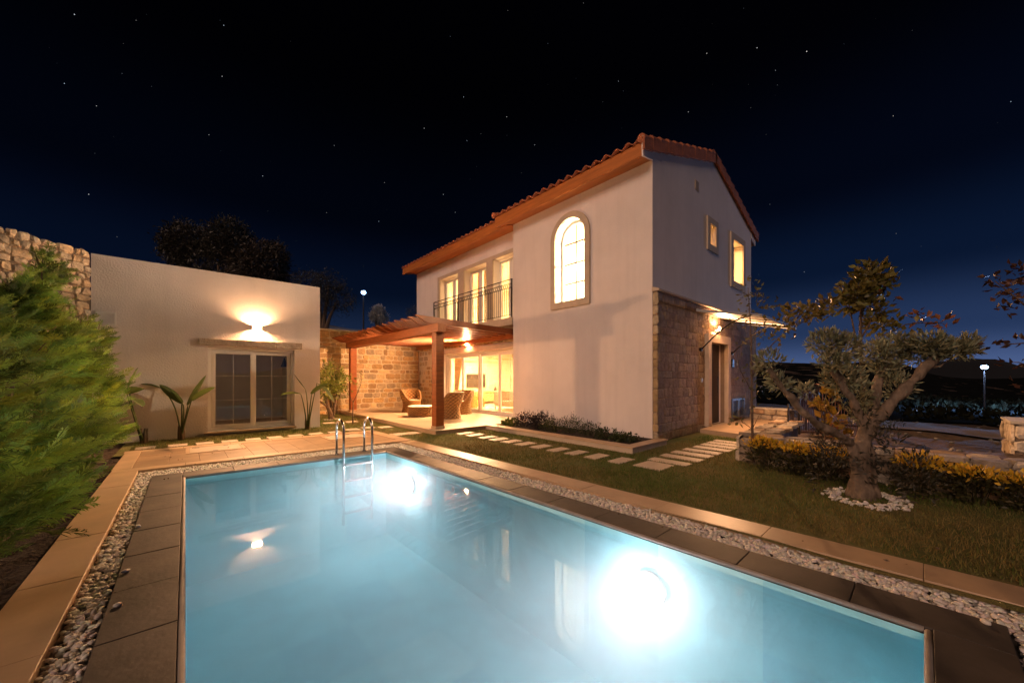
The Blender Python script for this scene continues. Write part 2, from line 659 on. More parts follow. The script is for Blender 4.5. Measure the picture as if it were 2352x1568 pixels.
mu2.operation = 'MULTIPLY'
L.new(mu.outputs[0], mu2.inputs[0])
L.new(up.outputs[0], mu2.inputs[1])
stc = N.new("ShaderNodeMix")
stc.data_type = 'RGBA'
stc.inputs[6].default_value = (.6, .78, 1, 1)
stc.inputs[7].default_value = (1, .9, .8, 1)
L.new(sp.outputs[1], stc.inputs[0])
bg2 = N.new("ShaderNodeBackground")
L.new(stc.outputs[2], bg2.inputs[0])
sm = N.new("ShaderNodeMath")
sm.operation = 'MULTIPLY'
sm.inputs[1].default_value = .55
L.new(mu2.outputs[0], sm.inputs[0])
L.new(sm.outputs[0], bg2.inputs[1])
ad = N.new("ShaderNodeAddShader")
L.new(bg.outputs[0], ad.inputs[0])
L.new(bg2.outputs[0], ad.inputs[1])
L.new(ad.outputs[0], out.inputs[0])

sun = bpy.data.lights.new("warm_fill_sun", 'SUN')  # broad warm fill added to lift the walls, not a real moon
sun.energy = .35
sun.color = (1, .65, .49)
sun.angle = R(25)
so = bpy.data.objects.new("warm_fill_sun", sun)
COL.objects.link(so)
so.rotation_euler = aim((.92, .20, -.42))

# ------------------------------------------------------------------ terrain
def sstep(a, b, x):
    t = np.clip((x-a)/(b-a), 0, 1)
    return t*t*(3-2*t)


def wob(x, y):
    return (np.sin(x*.9+1.3*np.sin(y*.5))*np.cos(y*.8+.7)+.5*np.sin(x*2.1+y*1.7)+.3*np.cos(x*3.7-y*2.9))


def terr(x, y):
    z = np.full_like(x, -.03)
    # the plot under paving and pool
    pool = (x > -1.0) & (x < 3.7) & (y > -1.4) & (y < 7.1)
    # slope away on the street side
    r = sstep(7.2, 30, x)*sstep(3.5, -1.0, y-.12*(x-7))
    z = z-.75*r-.02*np.clip(x-26, 0, 400)*sstep(10, -6, y)*.8
    z = z+.07*wob(x, y)*sstep(7.4, 9.5, x)*sstep(3, 1.4, y)
    # hill behind the house
    h = sstep(17, 62, y)*np.clip(10.5-.085*np.clip(x, 0, 200), 0, 11)
    z = z+h+.25*wob(x*.3, y*.3)*sstep(18, 24, y)
    # far rise
    d = np.hypot(x, y)
    z = z+sstep(90, 330, d)*(9+3*np.sin(np.arctan2(y, x)*9)+1.2*np.sin(np.arctan2(y, x)*31))*sstep(40, -60, y-x*.6)
    z[pool] = -2.4
    return z


def axis_pts(fine0, fine1, fs, far0, far1, ms):
    a = list(np.arange(fine0, fine1, fs))
    st, v = fs, fine1
    while v < far1:
        a.append(v)
        st = min(st*1.13, ms)
        v += st
    st, v = fs, fine0
    while v > far0:
        st = min(st*1.13, ms)
        v -= st
        a.insert(0, v)
    return np.array(a)


xs = axis_pts(-2, 26, .3, -500, 900, 14)
ys = axis_pts(-8, 18, .3, -900, 600, 14)
gx, gy = np.meshgrid(xs, ys, indexing='ij')
V = np.stack([gx, gy, terr(gx, gy)], -1).reshape(-1, 3)
nx, ny = gx.shape
i, j = np.meshgrid(np.arange(nx-1), np.arange(ny-1), indexing='ij')
b = (i*ny+j).ravel()
F = np.stack([b, b+ny, b+ny+1, b+1], 1)
tag(np_mesh("ground", V, F, M['dirt'], smooth=True), kind='structure')


def tz(x, y): return float(terr(np.array([float(x)]), np.array([float(y)]))[0])


# dirt road, pale lot and a darkened field lie as thin sheets following the terrain
def sheet(name, pts, off, m, nu=40, nv=8):
    """pts: 4 corners (x,y) -> bilinear sheet over terrain"""
    p = np.array(pts, float)
    u, v = np.meshgrid(np.linspace(0, 1, nu), np.linspace(0, 1, nv), indexing='ij')
    q = (p[0][None, None]*((1-u)*(1-v))[..., None]+p[1][None, None]*(u*(1-v))[..., None]+p[2][None, None]*(u*v)[..., None]+p[3][None, None]*((1-u)*v)[..., None])
    q[..., 0] += .5*np.sin(q[..., 1]*.5)*np.sin(v*PI*2)*.6
    z = terr(q[..., 0].ravel(), q[..., 1].ravel()).reshape(q.shape[:2])+off
    V = np.concatenate([q, z[..., None]], -1).reshape(-1, 3)
    i, j = np.meshgrid(np.arange(nu-1), np.arange(nv-1), indexing='ij')
    b = (i*nv+j).ravel()
    return tag(np_mesh(name, V, np.stack([b, b+nv, b+nv+1, b+1], 1), m, smooth=True), kind='structure')


sheet("dirt_road", [(15, -30), (15, 12), (21.5, 12), (21.5, -30)], .06, M['track'], 160, 20)
M["shaded_field"] = mat("shade_toned_field", (.012, .014, .015), 1, var=.5, vscale=.4, spec=0, detail=8)
sheet("shaded_field", [(22.5, -70), (22.5, 14), (290, 190), (290, -330)], .08, M["shaded_field"], 120, 90)  # dark sheet over the far dirt, shade put into its colour
sheet("pale_lot", [(38, 6), (38, 16), (70, 26), (70, 9)], .12, M['lot'], 60, 30)


# gentle keystone of the garden paving (it is not laid quite square)
def wx(x, y): return x*(1-.011*y) if x > 0 else x
def wy(x, y): return y*(1-.006*x)
def W(x, y, z): return (wx(x, y), wy(x, y), z)


def wbox(mb, x0, x1, y0, y1, z0, z1, col=None):
    p = [W(x, y, z) for z in (z0, z1) for x, y in ((x0, y0), (x1, y0), (x1, y1), (x0, y1))]
    return mb.hexa(p, col)


# lawn sheet: a strip right of the pool border and the strip before the annex
def poly_sheet(name, quads, z, m):
    mb = MB()
    for q in quads:
        mb.add([(x, y, z) for x, y in q], [(0, 1, 2, 3)])
    return tag(mb.build(name, m), kind='structure')


def lawn_mesh():
    xs_, ys_ = np.arange(-.9, 12.6, .15), np.arange(-6, 14.4, .15)
    gx, gy = np.meshgrid(xs_, ys_, indexing='ij')
    z = .006*wob(gx*3, gy*3)
    V = np.stack([gx, gy, z], -1).reshape(-1, 3)
    nx, ny = gx.shape
    i, j = np.meshgrid(np.arange(nx-1), np.arange(ny-1), indexing='ij')
    cx, cy = xs_[i]+.075, ys_[j]+.075
    keep = ~((cx < 3.45) & (cy < 8.9))
    keep &= ~((cx > 7.2) & (cy > 3.7))
    keep &= ~((cx > 6.7) & (cy < 1.9))
    keep &= ~((cx > 9.4) & (cy > 2.0))
    b = (i*ny+j)[keep].ravel()
    return np_mesh("lawn", V, np.stack([b, b+ny, b+ny+1, b+1], 1), M['lawn'], smooth=True)


tag(lawn_mesh(), kind='structure')

# mulch bed under the hedge
mb = MB()
g = 26
for i in range(g):
    for k in range(60):
        pass
xs_, ys_ = np.linspace(-4.6, -.72, 50), np.linspace(-1, 10.5, 140)
gx, gy = np.meshgrid(xs_, ys_, indexing='ij')
z = -.05+.03*rng.normal(size=gx.shape)*.8
Vm = np.stack([gx, gy, z], -1).reshape(-1, 3)
i, j = np.meshgrid(np.arange(49), np.arange(139), indexing='ij')
b = (i*140+j).ravel()
tag(np_mesh("mulch_bed", Vm, np.stack([b, b+140, b+141, b+1], 1), M['soil']), kind='structure')

# ------------------------------------------------------------------ pool
PX0, PX1, PY0, PY1 = 0.0, 2.87, 0.0, 6.47
WZ, PD = -.07, -1.45
# basin: big stone-effect tiles, each a shade of its own
mb = MB()
rd = random.Random(3)
TONES = [(.40, .82, .88), (.46, .86, .90), (.32, .73, .82), (.42, .84, .89), (.37, .78, .85), (.50, .88, .91)]


def tile_wall(p0, p1, z0, z1, nu, nv):
    p0, p1 = Vector(p0), Vector(p1)
    for a in range(nu):
        for b_ in range(nv):
            g_ = .003
            q0 = p0.lerp(p1, a/nu)
            q1 = p0.lerp(p1, (a+1)/nu)
            za, zb = z0+(z1-z0)*b_/nv, z0+(z1-z0)*(b_+1)/nv
            c = rd.choice(TONES)
            mb.add([(q0.x, q0.y, za), (q1.x, q1.y, za), (q1.x, q1.y, zb), (q0.x, q0.y, zb)], [(0, 1, 2, 3)], c)


C = [W(PX0, PY0, 0), W(PX1, PY0, 0), W(PX1, PY1, 0), W(PX0, PY1, 0)]
tile_wall(C[0][:2]+(0,), C[1][:2]+(0,), PD, -.03, 4, 3)
tile_wall(C[1][:2]+(0,), C[2][:2]+(0,), PD, -.03, 9, 3)
tile_wall(C[2][:2]+(0,), C[3][:2]+(0,), PD, -.03, 4, 3)
tile_wall(C[3][:2]+(0,), C[0][:2]+(0,), PD, -.03, 9, 3)
for a in range(9):
    for b_ in range(4):
        q = [(b_/4, a/9), ((b_+1)/4, a/9), ((b_+1)/4, (a+1)/9), (b_/4, (a+1)/9)]
        mb.add([W(PX0+(PX1-PX0)*u, PY0+(PY1-PY0)*v, PD) for u, v in q], [(0, 1, 2, 3)], rd.choice(TONES))
M['pooltile'] = mat("pool_tiles", (.3, .5, .55), .5, attr=True, var=.15, vscale=3)
tag(mb.build("pool_basin", M['pooltile']), kind='structure')

# water body
wm = bpy.data.materials.new("pool_water")
wm.use_nodes = True
nt = wm.node_tree
N, L = nt.nodes, nt.links
N.remove(N["Principled BSDF"])
t = N.new("ShaderNodeBsdfTransparent")
g = N.new("ShaderNodeBsdfGlossy")
g.inputs["Roughness"].default_value = .015
fr = N.new("ShaderNodeFresnel")
fr.inputs[0].default_value = 1.33
nz = N.new("ShaderNodeTexNoise")
nz.inputs["Scale"].default_value = 1.6
nz.inputs["Detail"].default_value = 3
tcx = N.new("ShaderNodeTexCoord")
L.new(tcx.outputs["Object"], nz.inputs["Vector"])
bp = N.new("ShaderNodeBump")
bp.inputs["Strength"].default_value = .06
bp.inputs["Distance"].default_value = .02
L.new(nz.outputs[0], bp.inputs["Height"])
L.new(bp.outputs[0], g.inputs["Normal"])
mx = N.new("ShaderNodeMixShader")
L.new(fr.outputs[0], mx.inputs[0])
L.new(t.outputs[0], mx.inputs[1])
L.new(g.outputs[0], mx.inputs[2])
L.new(mx.outputs[0], N["Material Output"].inputs["Surface"])
vs_ = N.new("ShaderNodeVolumePrincipled")
vs_.inputs["Color"].default_value = (.962, .991, .995, 1)
vs_.inputs["Density"].default_value = .37
vs_.inputs["Anisotropy"].default_value = .2
L.new(vs_.outputs[0], N["Material Output"].inputs["Volume"])
mb = MB()
e = .004
mb.hexa([W(PX0+e, PY0+e, PD+.005), W(PX1-e, PY0+e, PD+.005), W(PX1-e, PY1-e, PD+.005), W(PX0+e, PY1-e, PD+.005),
         W(PX0+e, PY0+e, WZ), W(PX1-e, PY0+e, WZ), W(PX1-e, PY1-e, WZ), W(PX0+e, PY1-e, WZ)])
wm2 = bpy.data.materials.new("pool_water_sides")
wm2.use_nodes = True
n2, l2 = wm2.node_tree.nodes, wm2.node_tree.links
n2.remove(n2["Principled BSDF"])
l2.new(n2.new("ShaderNodeBsdfTransparent").outputs[0], n2["Material Output"].inputs["Surface"])
v2_ = n2.new("ShaderNodeVolumePrincipled")
for k_ in ("Color", "Density", "Anisotropy"): v2_.inputs[k_].default_value = vs_.inputs[k_].default_value
l2.new(v2_.outputs[0], n2["Material Output"].inputs["Volume"])
pw_ = tag(mb.build("pool_water", [wm, wm2]), kind='structure')
for p_ in pw_.data.polygons: p_.material_index = 0 if p_.normal.z > .9 else 1

# coping of dark stone slabs with a rounded inner edge
mb = MB()
rd = random.Random(5)


def slabs(x0, x1, y0, y1, n, along, z0=-.075, z1=0.0, gap=.005):
    for k in range(n):
        if along == 'y':
            a, b_ = y0+(y1-y0)*k/n, y0+(y1-y0)*(k+1)/n
            wbox(mb, x0, x1, a+gap/2, b_-gap/2, z0, z1+rd.uniform(-.0015, .0015))
        else:
            a, b_ = x0+(x1-x0)*k/n, x0+(x1-x0)*(k+1)/n
            wbox(mb, a+gap/2, b_-gap/2, y0, y1, z0, z1+rd.uniform(-.0015, .0015))


slabs(-.335, -.032, -.30, 6.82, 12, 'y')
slabs(2.90, 3.21, -.30, 6.82, 12, 'y')
slabs(-.028, 2.897, 6.502, 6.82, 5, 'x')
slabs(-.028, 2.897, -.30, -.032, 5, 'x')
tag(mb.build("pool_coping", M['coping'], bevel=.004), kind='structure')
mb = MB()
for p, q in (((-.016, -.0), (-.016, 6.47)), ((2.886, 0), (2.886, 6.47)), ((-.0, 6.486), (2.87, 6.486)), ((0, -.016), (2.87, -.016))):
    n = 14
    pts = [W(p[0]+(q[0]-p[0])*k/n, p[1]+(q[1]-p[1])*k/n, -.014) for k in range(n+1)]
    mb.tube(pts, .0155, 10)
bd = tag(mb.build("pool_edge_bead", M['bead'], smooth=True), kind='structure')

# gravel channel floor
mb = MB()
for x0, x1, y0, y1 in ((-.50, -.34, -.8, 7.25), (3.215, 3.54, -.8, 7.25), (-.337, 3.213, 6.825, 7.25), (-.337, 3.213, -.8, -.305)):
    p = [W(x, y, -.05) for x, y in ((x0, y0), (x1, y0), (x1, y1), (x0, y1))]
    mb.add(p, [(0, 1, 2, 3)])
tag(mb.build("gravel_channel", M['bed']), kind='structure')

# cream border round the channel
mb = MB()
rd = random.Random(8)
slabs(-.77, -.495, -.9, 7.27, 9, 'y', -.1, .012, .003)
slabs(3.53, 3.84, -.9, 7.20, 9, 'y', -.1, .012, .003)
slabs(-.77, 3.84, 7.28, 7.50, 6, 'x', -.1, .012, .003)
slabs(-.80, 3.80, 9.08, 9.30, 6, 'x', -.1, .012, .003)
slabs(-.78, -.58, 7.505, 9.075, 2, 'y', -.1, .012, .003)
slabs(3.60, 3.84, 7.505, 9.075, 2, 'y', -.1, .012, .003)
tag(mb.build("pool_border", M['cream'], bevel=.004), kind='structure')
mb = MB()
slabs_ = 0
for a in range(11):
    for b_ in range(3):
        x0, x1 = -.575+4.17*a/11, -.575+4.17*(a+1)/11
        sh = 0
        y0, y1 = 7.507+1.566*b_/3, 7.507+1.566*(b_+1)/3
        if a in (2, 3) and b_ >= 1 or a in (8,) and b_ == 2: pass
        wbox(mb, x0+.0015, x1-.0015, y0+.0015, y1-.0015, -.1, .008+rd.uniform(-.001, .001))
tag(mb.build("pool_deck", M['deck'], bevel=.003), kind='structure')

# pebbles: actual stones
def pebble_proto(k):
    u = np.linspace(0, 2*PI, 9)[:-1]
    rings = []
    for ph in (-.75, -.2, .35, .85):
        rings.append(np.stack([np.cos(u)*math.cos(ph), np.sin(u)*math.cos(ph), np.full(8, math.sin(ph))], 1))
    v = np.concatenate(rings+[np.array([[0, 0, -1.0], [0, 0, 1.0]])])
    f = []
    for a in range(3):
        for b in range(8):
            f += [(a*8+b, a*8+(b+1) % 8, (a+1)*8+(b+1) % 8), (a*8+b, (a+1)*8+(b+1) % 8, (a+1)*8+b)]
    for b in range(8):
        f.append((32, (b+1) % 8, b))
        f.append((33, 24+b, 24+(b+1) % 8))
    return v, np.array(f)


PV, PF = pebble_proto(0)


def pebbles(name, P, size, m=None, parent=None, org=None, tone=1.0):
    n = len(P)
    sc = np.stack([size*rng.uniform(.8, 1.5, n), size*rng.uniform(.6, 1.05, n), size*rng.uniform(.4, .7, n)], 1)
    an = rng.uniform(0, 2*PI, n)
    tl = rng.normal(0, .35, n)
    v = PV[None]*sc[:, None, :]
    v = v*(1+.10*np.sin(PV[None]@rng.normal(size=(3, 1))*2+rng.uniform(0, 6, (n, 1, 1))))
    c, s = np.cos(tl)[:, None], np.sin(tl)[:, None]
    v = np.stack([v[..., 0]*c-v[..., 2]*s, v[..., 1], v[..., 0]*s+v[..., 2]*c], -1)
    c, s = np.cos(an)[:, None], np.sin(an)[:, None]
    v = np.stack([v[..., 0]*c-v[..., 1]*s, v[..., 0]*s+v[..., 1]*c, v[..., 2]], -1)
    v = v+P[:, None, :]
    F = (PF[None]+(np.arange(n)*len(PV))[:, None, None]).reshape(-1, 3)
    col = tone*np.array([.74, .69, .62])[None]*rng.uniform(.72, 1.12, (n, 1))*(1+rng.normal(0, .04, (n, 3)))
    return np_mesh(name, v.reshape(-1, 3), F, m or M['pebble'], parent, org, np.repeat(col, len(PV), 0), True)


pp = []
for x0, x1, y0, y1 in ((-.485, -.345, -.6, 7.22), (3.225, 3.52, -.75, 7.22), (-.34, 3.22, 6.84, 7.25), (-.34, 3.22, -.75, -.32)):
    A = (x1-x0)*(y1-y0)
    n = int(A*3000)
    q = np.stack([rng.uniform(x0, x1, n), rng.uniform(y0, y1, n)], 1)
    lay = rng.integers(0, 3, n)
    for a in range(n):
        pp.append(W(q[a, 0], q[a, 1], -.045+lay[a]*.012+rng.uniform(0, .008)))
tag(pebbles("pebble_strip", np.array(pp), .0165), label="rounded white pebbles filling the channel around the pool", cat="pebbles", kind='stuff')
loose = [((-.31, 4.55), "loose white pebble on the dark coping, farthest of the strays left of the pool"),
         ((-.30, 3.55), "loose white pebble on the dark coping, middle one left of the pool"),
         ((-.29, 3.05), "loose white pebble on the dark coping, nearest of the strays left of the pool"),
         ((3.16, -.22), "loose white pebble on the dark coping at the near pool corner")]
for (x, y), lb in loose:
    p = np.array([[wx(x, y), wy(x, y), .010]])
    tag(pebbles("pebble", p, .021, org=tuple(p[0])), lb, "pebble", "stray pebbles on the coping")

# pool lamps set in the right pool wall
for y, lb in ((5.55, "bright round underwater lamp near the far pool corner"), (1.50, "bright round underwater lamp in the near right pool wall")):
    xw = wx(PX1, y)
    z = -.40
    t = thing("pool_lamp", lb, "pool lamp", (xw, wy(PX1, y), z), "lamps in the pool wall")
    yy = wy(PX1, y)
    a = MB()
    a.tube([(xw-.002, yy, z), (xw-.03, yy, z)], [.135, .125], 24)
    a.build("housing", M['pvc'], t, smooth=False)
    a = MB()
    a.tube([(xw-.031, yy, z), (xw-.04, yy, z)], [.105, .09], 24)
    a.build("lens", M['poollens'], t)
    light("pool_light", 'POINT', (xw-.075, yy, z), 7.2 if y < 3 else 9.5, (1, .87, .92), t, .05)
    light("pool_beam", 'SPOT', (xw-.08, yy, z), 15, (1, .84, .92), t, .05, aim((-1, .15, -.22)), 125, 1.0)

# skimmer disc seen as small pale ring in the wall
t = MB()
y = 4.35
t.tube([(wx(PX1, y)-.001, wy(PX1, y), -.22), (wx(PX1, y)-.012, wy(PX1, y), -.22)], .035, 16)
tag(t.build("water_inlet", M['pvc'], org=(wx(PX1, y), wy(PX1, y), -.22)), "small white round inlet in the right pool wall", "pool fitting")

# ladder
t = thing("pool_ladder", "polished steel pool ladder with two curved handrails on the far coping", "pool ladder", (2.22, 6.5, 0))
for x in (2.07, 2.56):
    pts = [W(x, 6.72, 0), W(x, 6.72, .44)]
    for k in range(1, 10):
        an = PI*k/10
        pts.append(W(x, 6.545+.175*math.cos(an), .44+.16*math.sin(an)))
    pts += [W(x, 6.37, .44), W(x, 6.37, 0), W(x, 6.37, -.6), W(x, 6.38, -1.1)]
    a = MB()
    a.tube(pts, .0215, 12)
    a.build("handrail", M['steel'], t, smooth=True)
    a = MB()
    p = W(x, 6.72, .004)
    a.lathe(p, [(.05, 0), (.05, .008), (.03, .018), (.022, .02)], 20)
    a.build("flange", M['steel'], t)
for z in (-.12, -.38, -.64, -.9):
    a = MB()
    a.bar(W(2.09, 6.36, z), W(2.54, 6.36, z), .075, .025)
    a.build("tread", M['steel'], t)

# drain hatches in the deck
for (x0, x1, y0, y1), lb in (((.06, .86, 8.36, 9.02), "cream hatch cover with slots in the deck before the annex wall"),
                             ((2.52, 3.28, 8.36, 9.0), "cream hatch cover with slots in the deck behind the pool ladder")):
    t = thing("hatch_cover", lb, "hatch", W((x0+x1)/2, (y0+y1)/2, .01), "hatch covers in the deck")
    a = MB()
    for bx in ((x0-.06, x0-.004, y0, y1), (x1+.004, x1+.06, y0, y1), (x0-.06, x1+.06, y0-.03, y0-.001), (x0-.06, x1+.06, y1+.001, y1+.03)):
        wbox(a, *bx, .002, .0135)
    a.build("frame", M['cream'], t)
    a = MB()
    wbox(a, x0, x1, y0+.02, y1-.02, .002, .0145)
    a.build("lid", M['step'], t)
    for sx, sy in ((.14, .88), (.72, .88), (.48, .12)):
        a = MB()
        xx, yy = x0+(x1-x0)*sx, y0+(y1-y0)*sy
        wbox(a, xx-.04, xx+.04, yy-.02, yy+.02, .010, .0155)
        a.build("slot", M['black'], t)

# ------------------------------------------------------------------ stepping stones
ORD = ["first", "second", "third", "fourth", "fifth", "sixth", "seventh", "eighth", "ninth", "tenth", "eleventh", "twelfth", "thirteenth"]


def step_stone(x, y, sx, sy, lb, grp, rot=0, z=.016):
    rd = random.Random(int(x*977+y*131))
    mb = MB()
    pts = []
    for a, b_ in ((-1, -1), (1, -1), (1, 1), (-1, 1)):
        px, py = a*sx/2+rd.uniform(-.012, .012), b_*sy/2+rd.uniform(-.012, .012)
        pts.append((x+px*math.cos(rot)-py*math.sin(rot), y+px*math.sin(rot)+py*math.cos(rot)))
    mb.prism(pts, 'z', -.03, z)
    o = mb.build("stepping_stone", M['step'], org=(x, y, 0), bevel=.006)
    return tag(o, lb, "stepping stone", grp)


ys_ = [7.14, 6.77, 6.33, 5.97, 5.59, 5.21, 4.80, 4.39, 4.0, 3.59, 3.16]
for k, y in enumerate(ys_):
    x = 5.28*(1-.0105*y)
    step_stone(x, y+.0, .42, .24, f"cream stepping stone beside the planter, {ORD[k]} from the patio corner", "stepping stones beside the planter")
step_stone(5.16, 2.65, .44, .42, "large square cream stepping stone where the two lawn paths meet", "stepping stones beside the planter")
for k, (x, y) in enumerate([(5.59, 2.62), (6.01, 2.62), (6.42, 2.62), (6.8, 2.6), (7.18, 2.58), (7.54, 2.58), (7.86, 2.58), (8.2, 2.58)]):
    step_stone(x, y, .24, .62, f"long cream stepping slab to the entrance, {ORD[k]} from the large square one", "stepping slabs leading to the entrance")
for k, (x, y) in enumerate([(-.56, 9.54), (-.12, 9.52), (.29, 9.46), (.68, 9.43), (1.06, 9.40), (1.45, 9.38), (1.84, 9.37), (2.25, 9.36), (2.66, 9.34)]):
    step_stone(x, y, .27, .3, f"cream stepping stone along the deck edge, {ORD[k]} counted from the hedge", "stepping stones along the deck edge", z=.018)
for (x, y), lb in (((3.12, 9.50), "cream stepping stone in the grass just past the deck corner"),
                   ((3.55, 9.62), "cream stepping stone seen between the ladder rails"),
                   ((3.93, 9.42), "cream stepping stone right of the ladder near the patio edge"),
                   ((3.66, 8.02), "cream stepping stone touching the deck corner at right"),
                   ((3.97, 7.98), "cream stepping stone on the grass before the near pergola post"),
                   ((3.09, 11.37), "cream stepping stone in front of the citrus tree"),
                   ((3.66, 11.26), "cream stepping stone at the foot of the bare sapling")):
    step_stone(x, y, .32, .34, lb, "stepping stones between deck and patio")

# ------------------------------------------------------------------ patio, planter, landing
mb = MB()
mb.prism([(4.27, 7.42), (7.40, 7.42), (7.40, 14.19), (4.22, 14.19)], 'z', -.1, .075)
tag(mb.build("patio_base", M['cream']), kind='structure')
mb = MB()
rd = random.Random(4)
for a in range(4):
    for b_ in range(8):
        x0, x1 = 4.25+3.15*a/4, 4.25+3.15*(a+1)/4
        y0, y1 = 7.40+6.79*b_/8, 7.40+6.79*(b_+1)/8
        mb.box(x0+.001, x1-.001, y0+.001, y1-.001, .076, .1+rd.uniform(-.0006, .0006))
tag(mb.build("patio", M['patio'], bevel=.002), kind='structure')
t = thing("planter", "low cream stone kerb planter along the white house wall", "planter", (5.9, 5.4, 0))
mb = MB()
mb.hexa([(5.74, 3.33, -.1), (5.94, 3.33, -.1), (5.90, 7.41, -.1), (5.70, 7.41, -.1), (5.74, 3.33, .085), (5.94, 3.33, .085), (5.90, 7.41, .085), (5.70, 7.41, .085)])
mb.box(5.942, 7.0, 3.33, 3.50, -.1, .085)
mb.build("kerb", M['trim'], t)
mb = MB()
mb.hexa([(5.72, 3.31, .086), (5.96, 3.31, .086), (5.92, 7.40, .086), (5.68, 7.40, .086), (5.72, 3.31, .112), (5.96, 3.31, .112), (5.92, 7.40, .112), (5.68, 7.40, .112)])
mb.box(5.963, 7.02, 3.31, 3.52, .086, .112)
mb.build("capping", M['cream'], t, bevel=.004)
mb = MB()
mb.box(5.90, 7.148, 3.50, 7.40, -.08, .06)
mb.build("soil", M['soil'], t)
mb = MB()
mb.prism([(9.1, 3.53), (8.8, 2.1), (13.9, 2.1), (13.9, 3.53)], "z", -.3, .1)
tag(mb.build("entrance_landing", M['cream'], bevel=.006), kind='structure')

# ------------------------------------------------------------------ the house
house = thing("house", "two storey white villa with stone base, terracotta roof and lit windows", "house", (7.15, 3.7, 0))
BX, CXF, GY, BY, EY = 7.15, 7.40, 3.70, 7.98, 14.45      # block face, recessed face, gable face, block side, far end
ZE = 5.78


def arch(c, hw, z0, zs, n=14):
    pts = [(c-hw, z0), (c+hw, z0)]
    for k in range(n+1):
        an = PI*k/n
        pts.append((c+hw*math.cos(an), zs+hw*math.sin(an)))
    return pts


AC = 5.85
mb = MB()
panel(mb, 'x', BX, .32, rect(GY, BY, 0, ZE), [arch(AC, .47, 3.22, 4.80)])
mb.build("wall", M['plaster_fine'], house)
mb = MB()
OP = [(11.22, 12.5), (9.55, 10.85), (8.03, 9.2)]
panel(mb, 'x', CXF, .34, rect(BY, EY, 0, 5.9), [rect(8.05, 12.25, .1, 2.2)]+[rect(a, b_, 3.12, 5.1) for a, b_ in OP])
mb.build("wall", M['plaster_fine'], house)
mb = MB()
panel(mb, 'y', GY, .32, [(BX+.32, 0), (13.6, 0), (13.6, 6.02), (10.45, 7.05), (BX+.32, 6.06)],
      [rect(10.12, 10.52, 4.76, 5.3), rect(11.86, 12.72, 4.12, 5.32), rect(9.76, 10.92, .1, 2.2)])
mb.build("wall", M['plaster_fine'], house)
mb = MB()
mb.box(13.28, 13.6, GY+.32, EY-.32, 0, 5.9)
mb.box(CXF+.34, 13.6, EY-.32, EY, 0, 5.9)
mb.build("wall", M['plaster_fine'], house)
mb = MB()
mb.prism([(BX+.001, ZE+.001), (BX+.318, ZE+.001), (BX+.318, 6.05), (BX+.001, 5.97)], "y", GY+.001, GY+.3)
mb.build("wall", M['plaster_fine'], house)
# floors, ceilings, partitions, all inside
mb = MB()
mb.box(7.48, 13.27, 4.03, 14.12, 2.55, 3.08)
mb.build("storey_floor", M['inwall'], house)
mb = MB()
mb.box(7.75, 13.27, 4.03, 14.12, 5.55, 5.7)
mb.box(7.48, 7.745, 4.03, BY-.01, 5.55, 5.7)
mb.build("ceiling", M['inwall'], house)
mb = MB()
mb.box(7.50, 13.27, 4.03, 14.12, -.05, .098)
mb.build("room_floor", M['infloor'], house)
mb = MB()
for z0, z1 in ((.1, 2.548), (3.082, 5.548)):
    mb.box(7.76, 13.27, 7.70, 7.82, z0, z1)
mb.box(7.75, 13.27, 14.02, 14.12, .1, 2.548)          # end wall lining
mb.box(12.6, 12.7, 7.825, 14.01, .1, 2.548)
mb.box(7.76, 13.27, 14.02, 14.12, 3.082, 5.548)
mb.box(11.8, 11.9, 7.825, 14.01, 3.082, 5.548)
mb.box(9.2, 9.3, 4.03, 7.69, 3.082, 5.548)
mb.box(9.31, 13.2, 5.4, 5.5, 3.082, 5.548)
mb.build("partition", M['inwall'], house)

# stone cladding: gable ground floor
mb = MB()
CY = 3.60
cl_top = 3.12
panel(mb, 'y', CY, .098, [(7.16, 0), (13.75, 0), (13.75, cl_top-.05), (7.16, cl_top-.05)], [rect(9.76, 10.92, .1, 2.2)])
M["mortar_brown"] = mat("brown_mortar", (.27, .19, .125), .95, var=.15, vscale=8, bump=.6, bscale=50)
mb.build("cladding_core", M['mortar_brown'], house)
mb = MB()
masonry(mb, (7.15, CY, 0), (1, 0, 0), (0, 0, 1), (0, -1, 0), 6.62, cl_top-.06, [(2.42, 3.96, 0, 2.42)], seed=11, depth=.012, pal=PALG, rows=(.13, .22), lens=(.12, .36), rough=.2, gap=.008, cut=(.05, .12))
masonry(mb, (7.158, CY+.1, 0), (0, -1, 0), (0, 0, 1), (-1, 0, 0), .13, cl_top-.06, [], seed=12, depth=.02, rows=(.12, .3), lens=(.13, .14), pal=[(.46, .33, .17), (.40, .28, .14), (.5, .40, .26)])
mb.build("stone_cladding", M['stone'], house)
mb = MB()
mb.prism([(CY-.06, cl_top-.05), (GY-.002, cl_top-.05), (GY-.002, cl_top+.05), (CY-.06, cl_top-.01)], 'x', 7.12, 13.78)
mb.build("cladding_cap", M['trim'], house)
# stone cladding on the porch side of the house
mb = MB()
masonry(mb, (CXF, 14.2, .1), (0, -1, 0), (0, 0, 1), (-1, 0, 0), 6.2, 2.72, [(1.90, 6.3, 0, 2.28)], seed=21, depth=.016, rows=(.14, .22), lens=(.14, .4), gap=.028, pal=PALY)
mb.build("stone_cladding", M['stone'], house)
mb = MB()
mb.box(CXF-.012, CXF-.002, 7.99, 14.2, 2.4, 2.82)
mb.box(CXF-.012, CXF-.002, 12.3, 14.2, .1, 2.4)
mb.build("cladding_core", M['mortar'], house)

# lintel above the sliding door, and jamb
mb = MB()
mb.box(CXF-.07, CXF-.014, 7.99, 12.45, 2.2, 2.36)
mb.box(CXF-.05, CXF-.014, 12.26, 12.43, .1, 2.198)
mb.build("lintel", M['trim'], house)
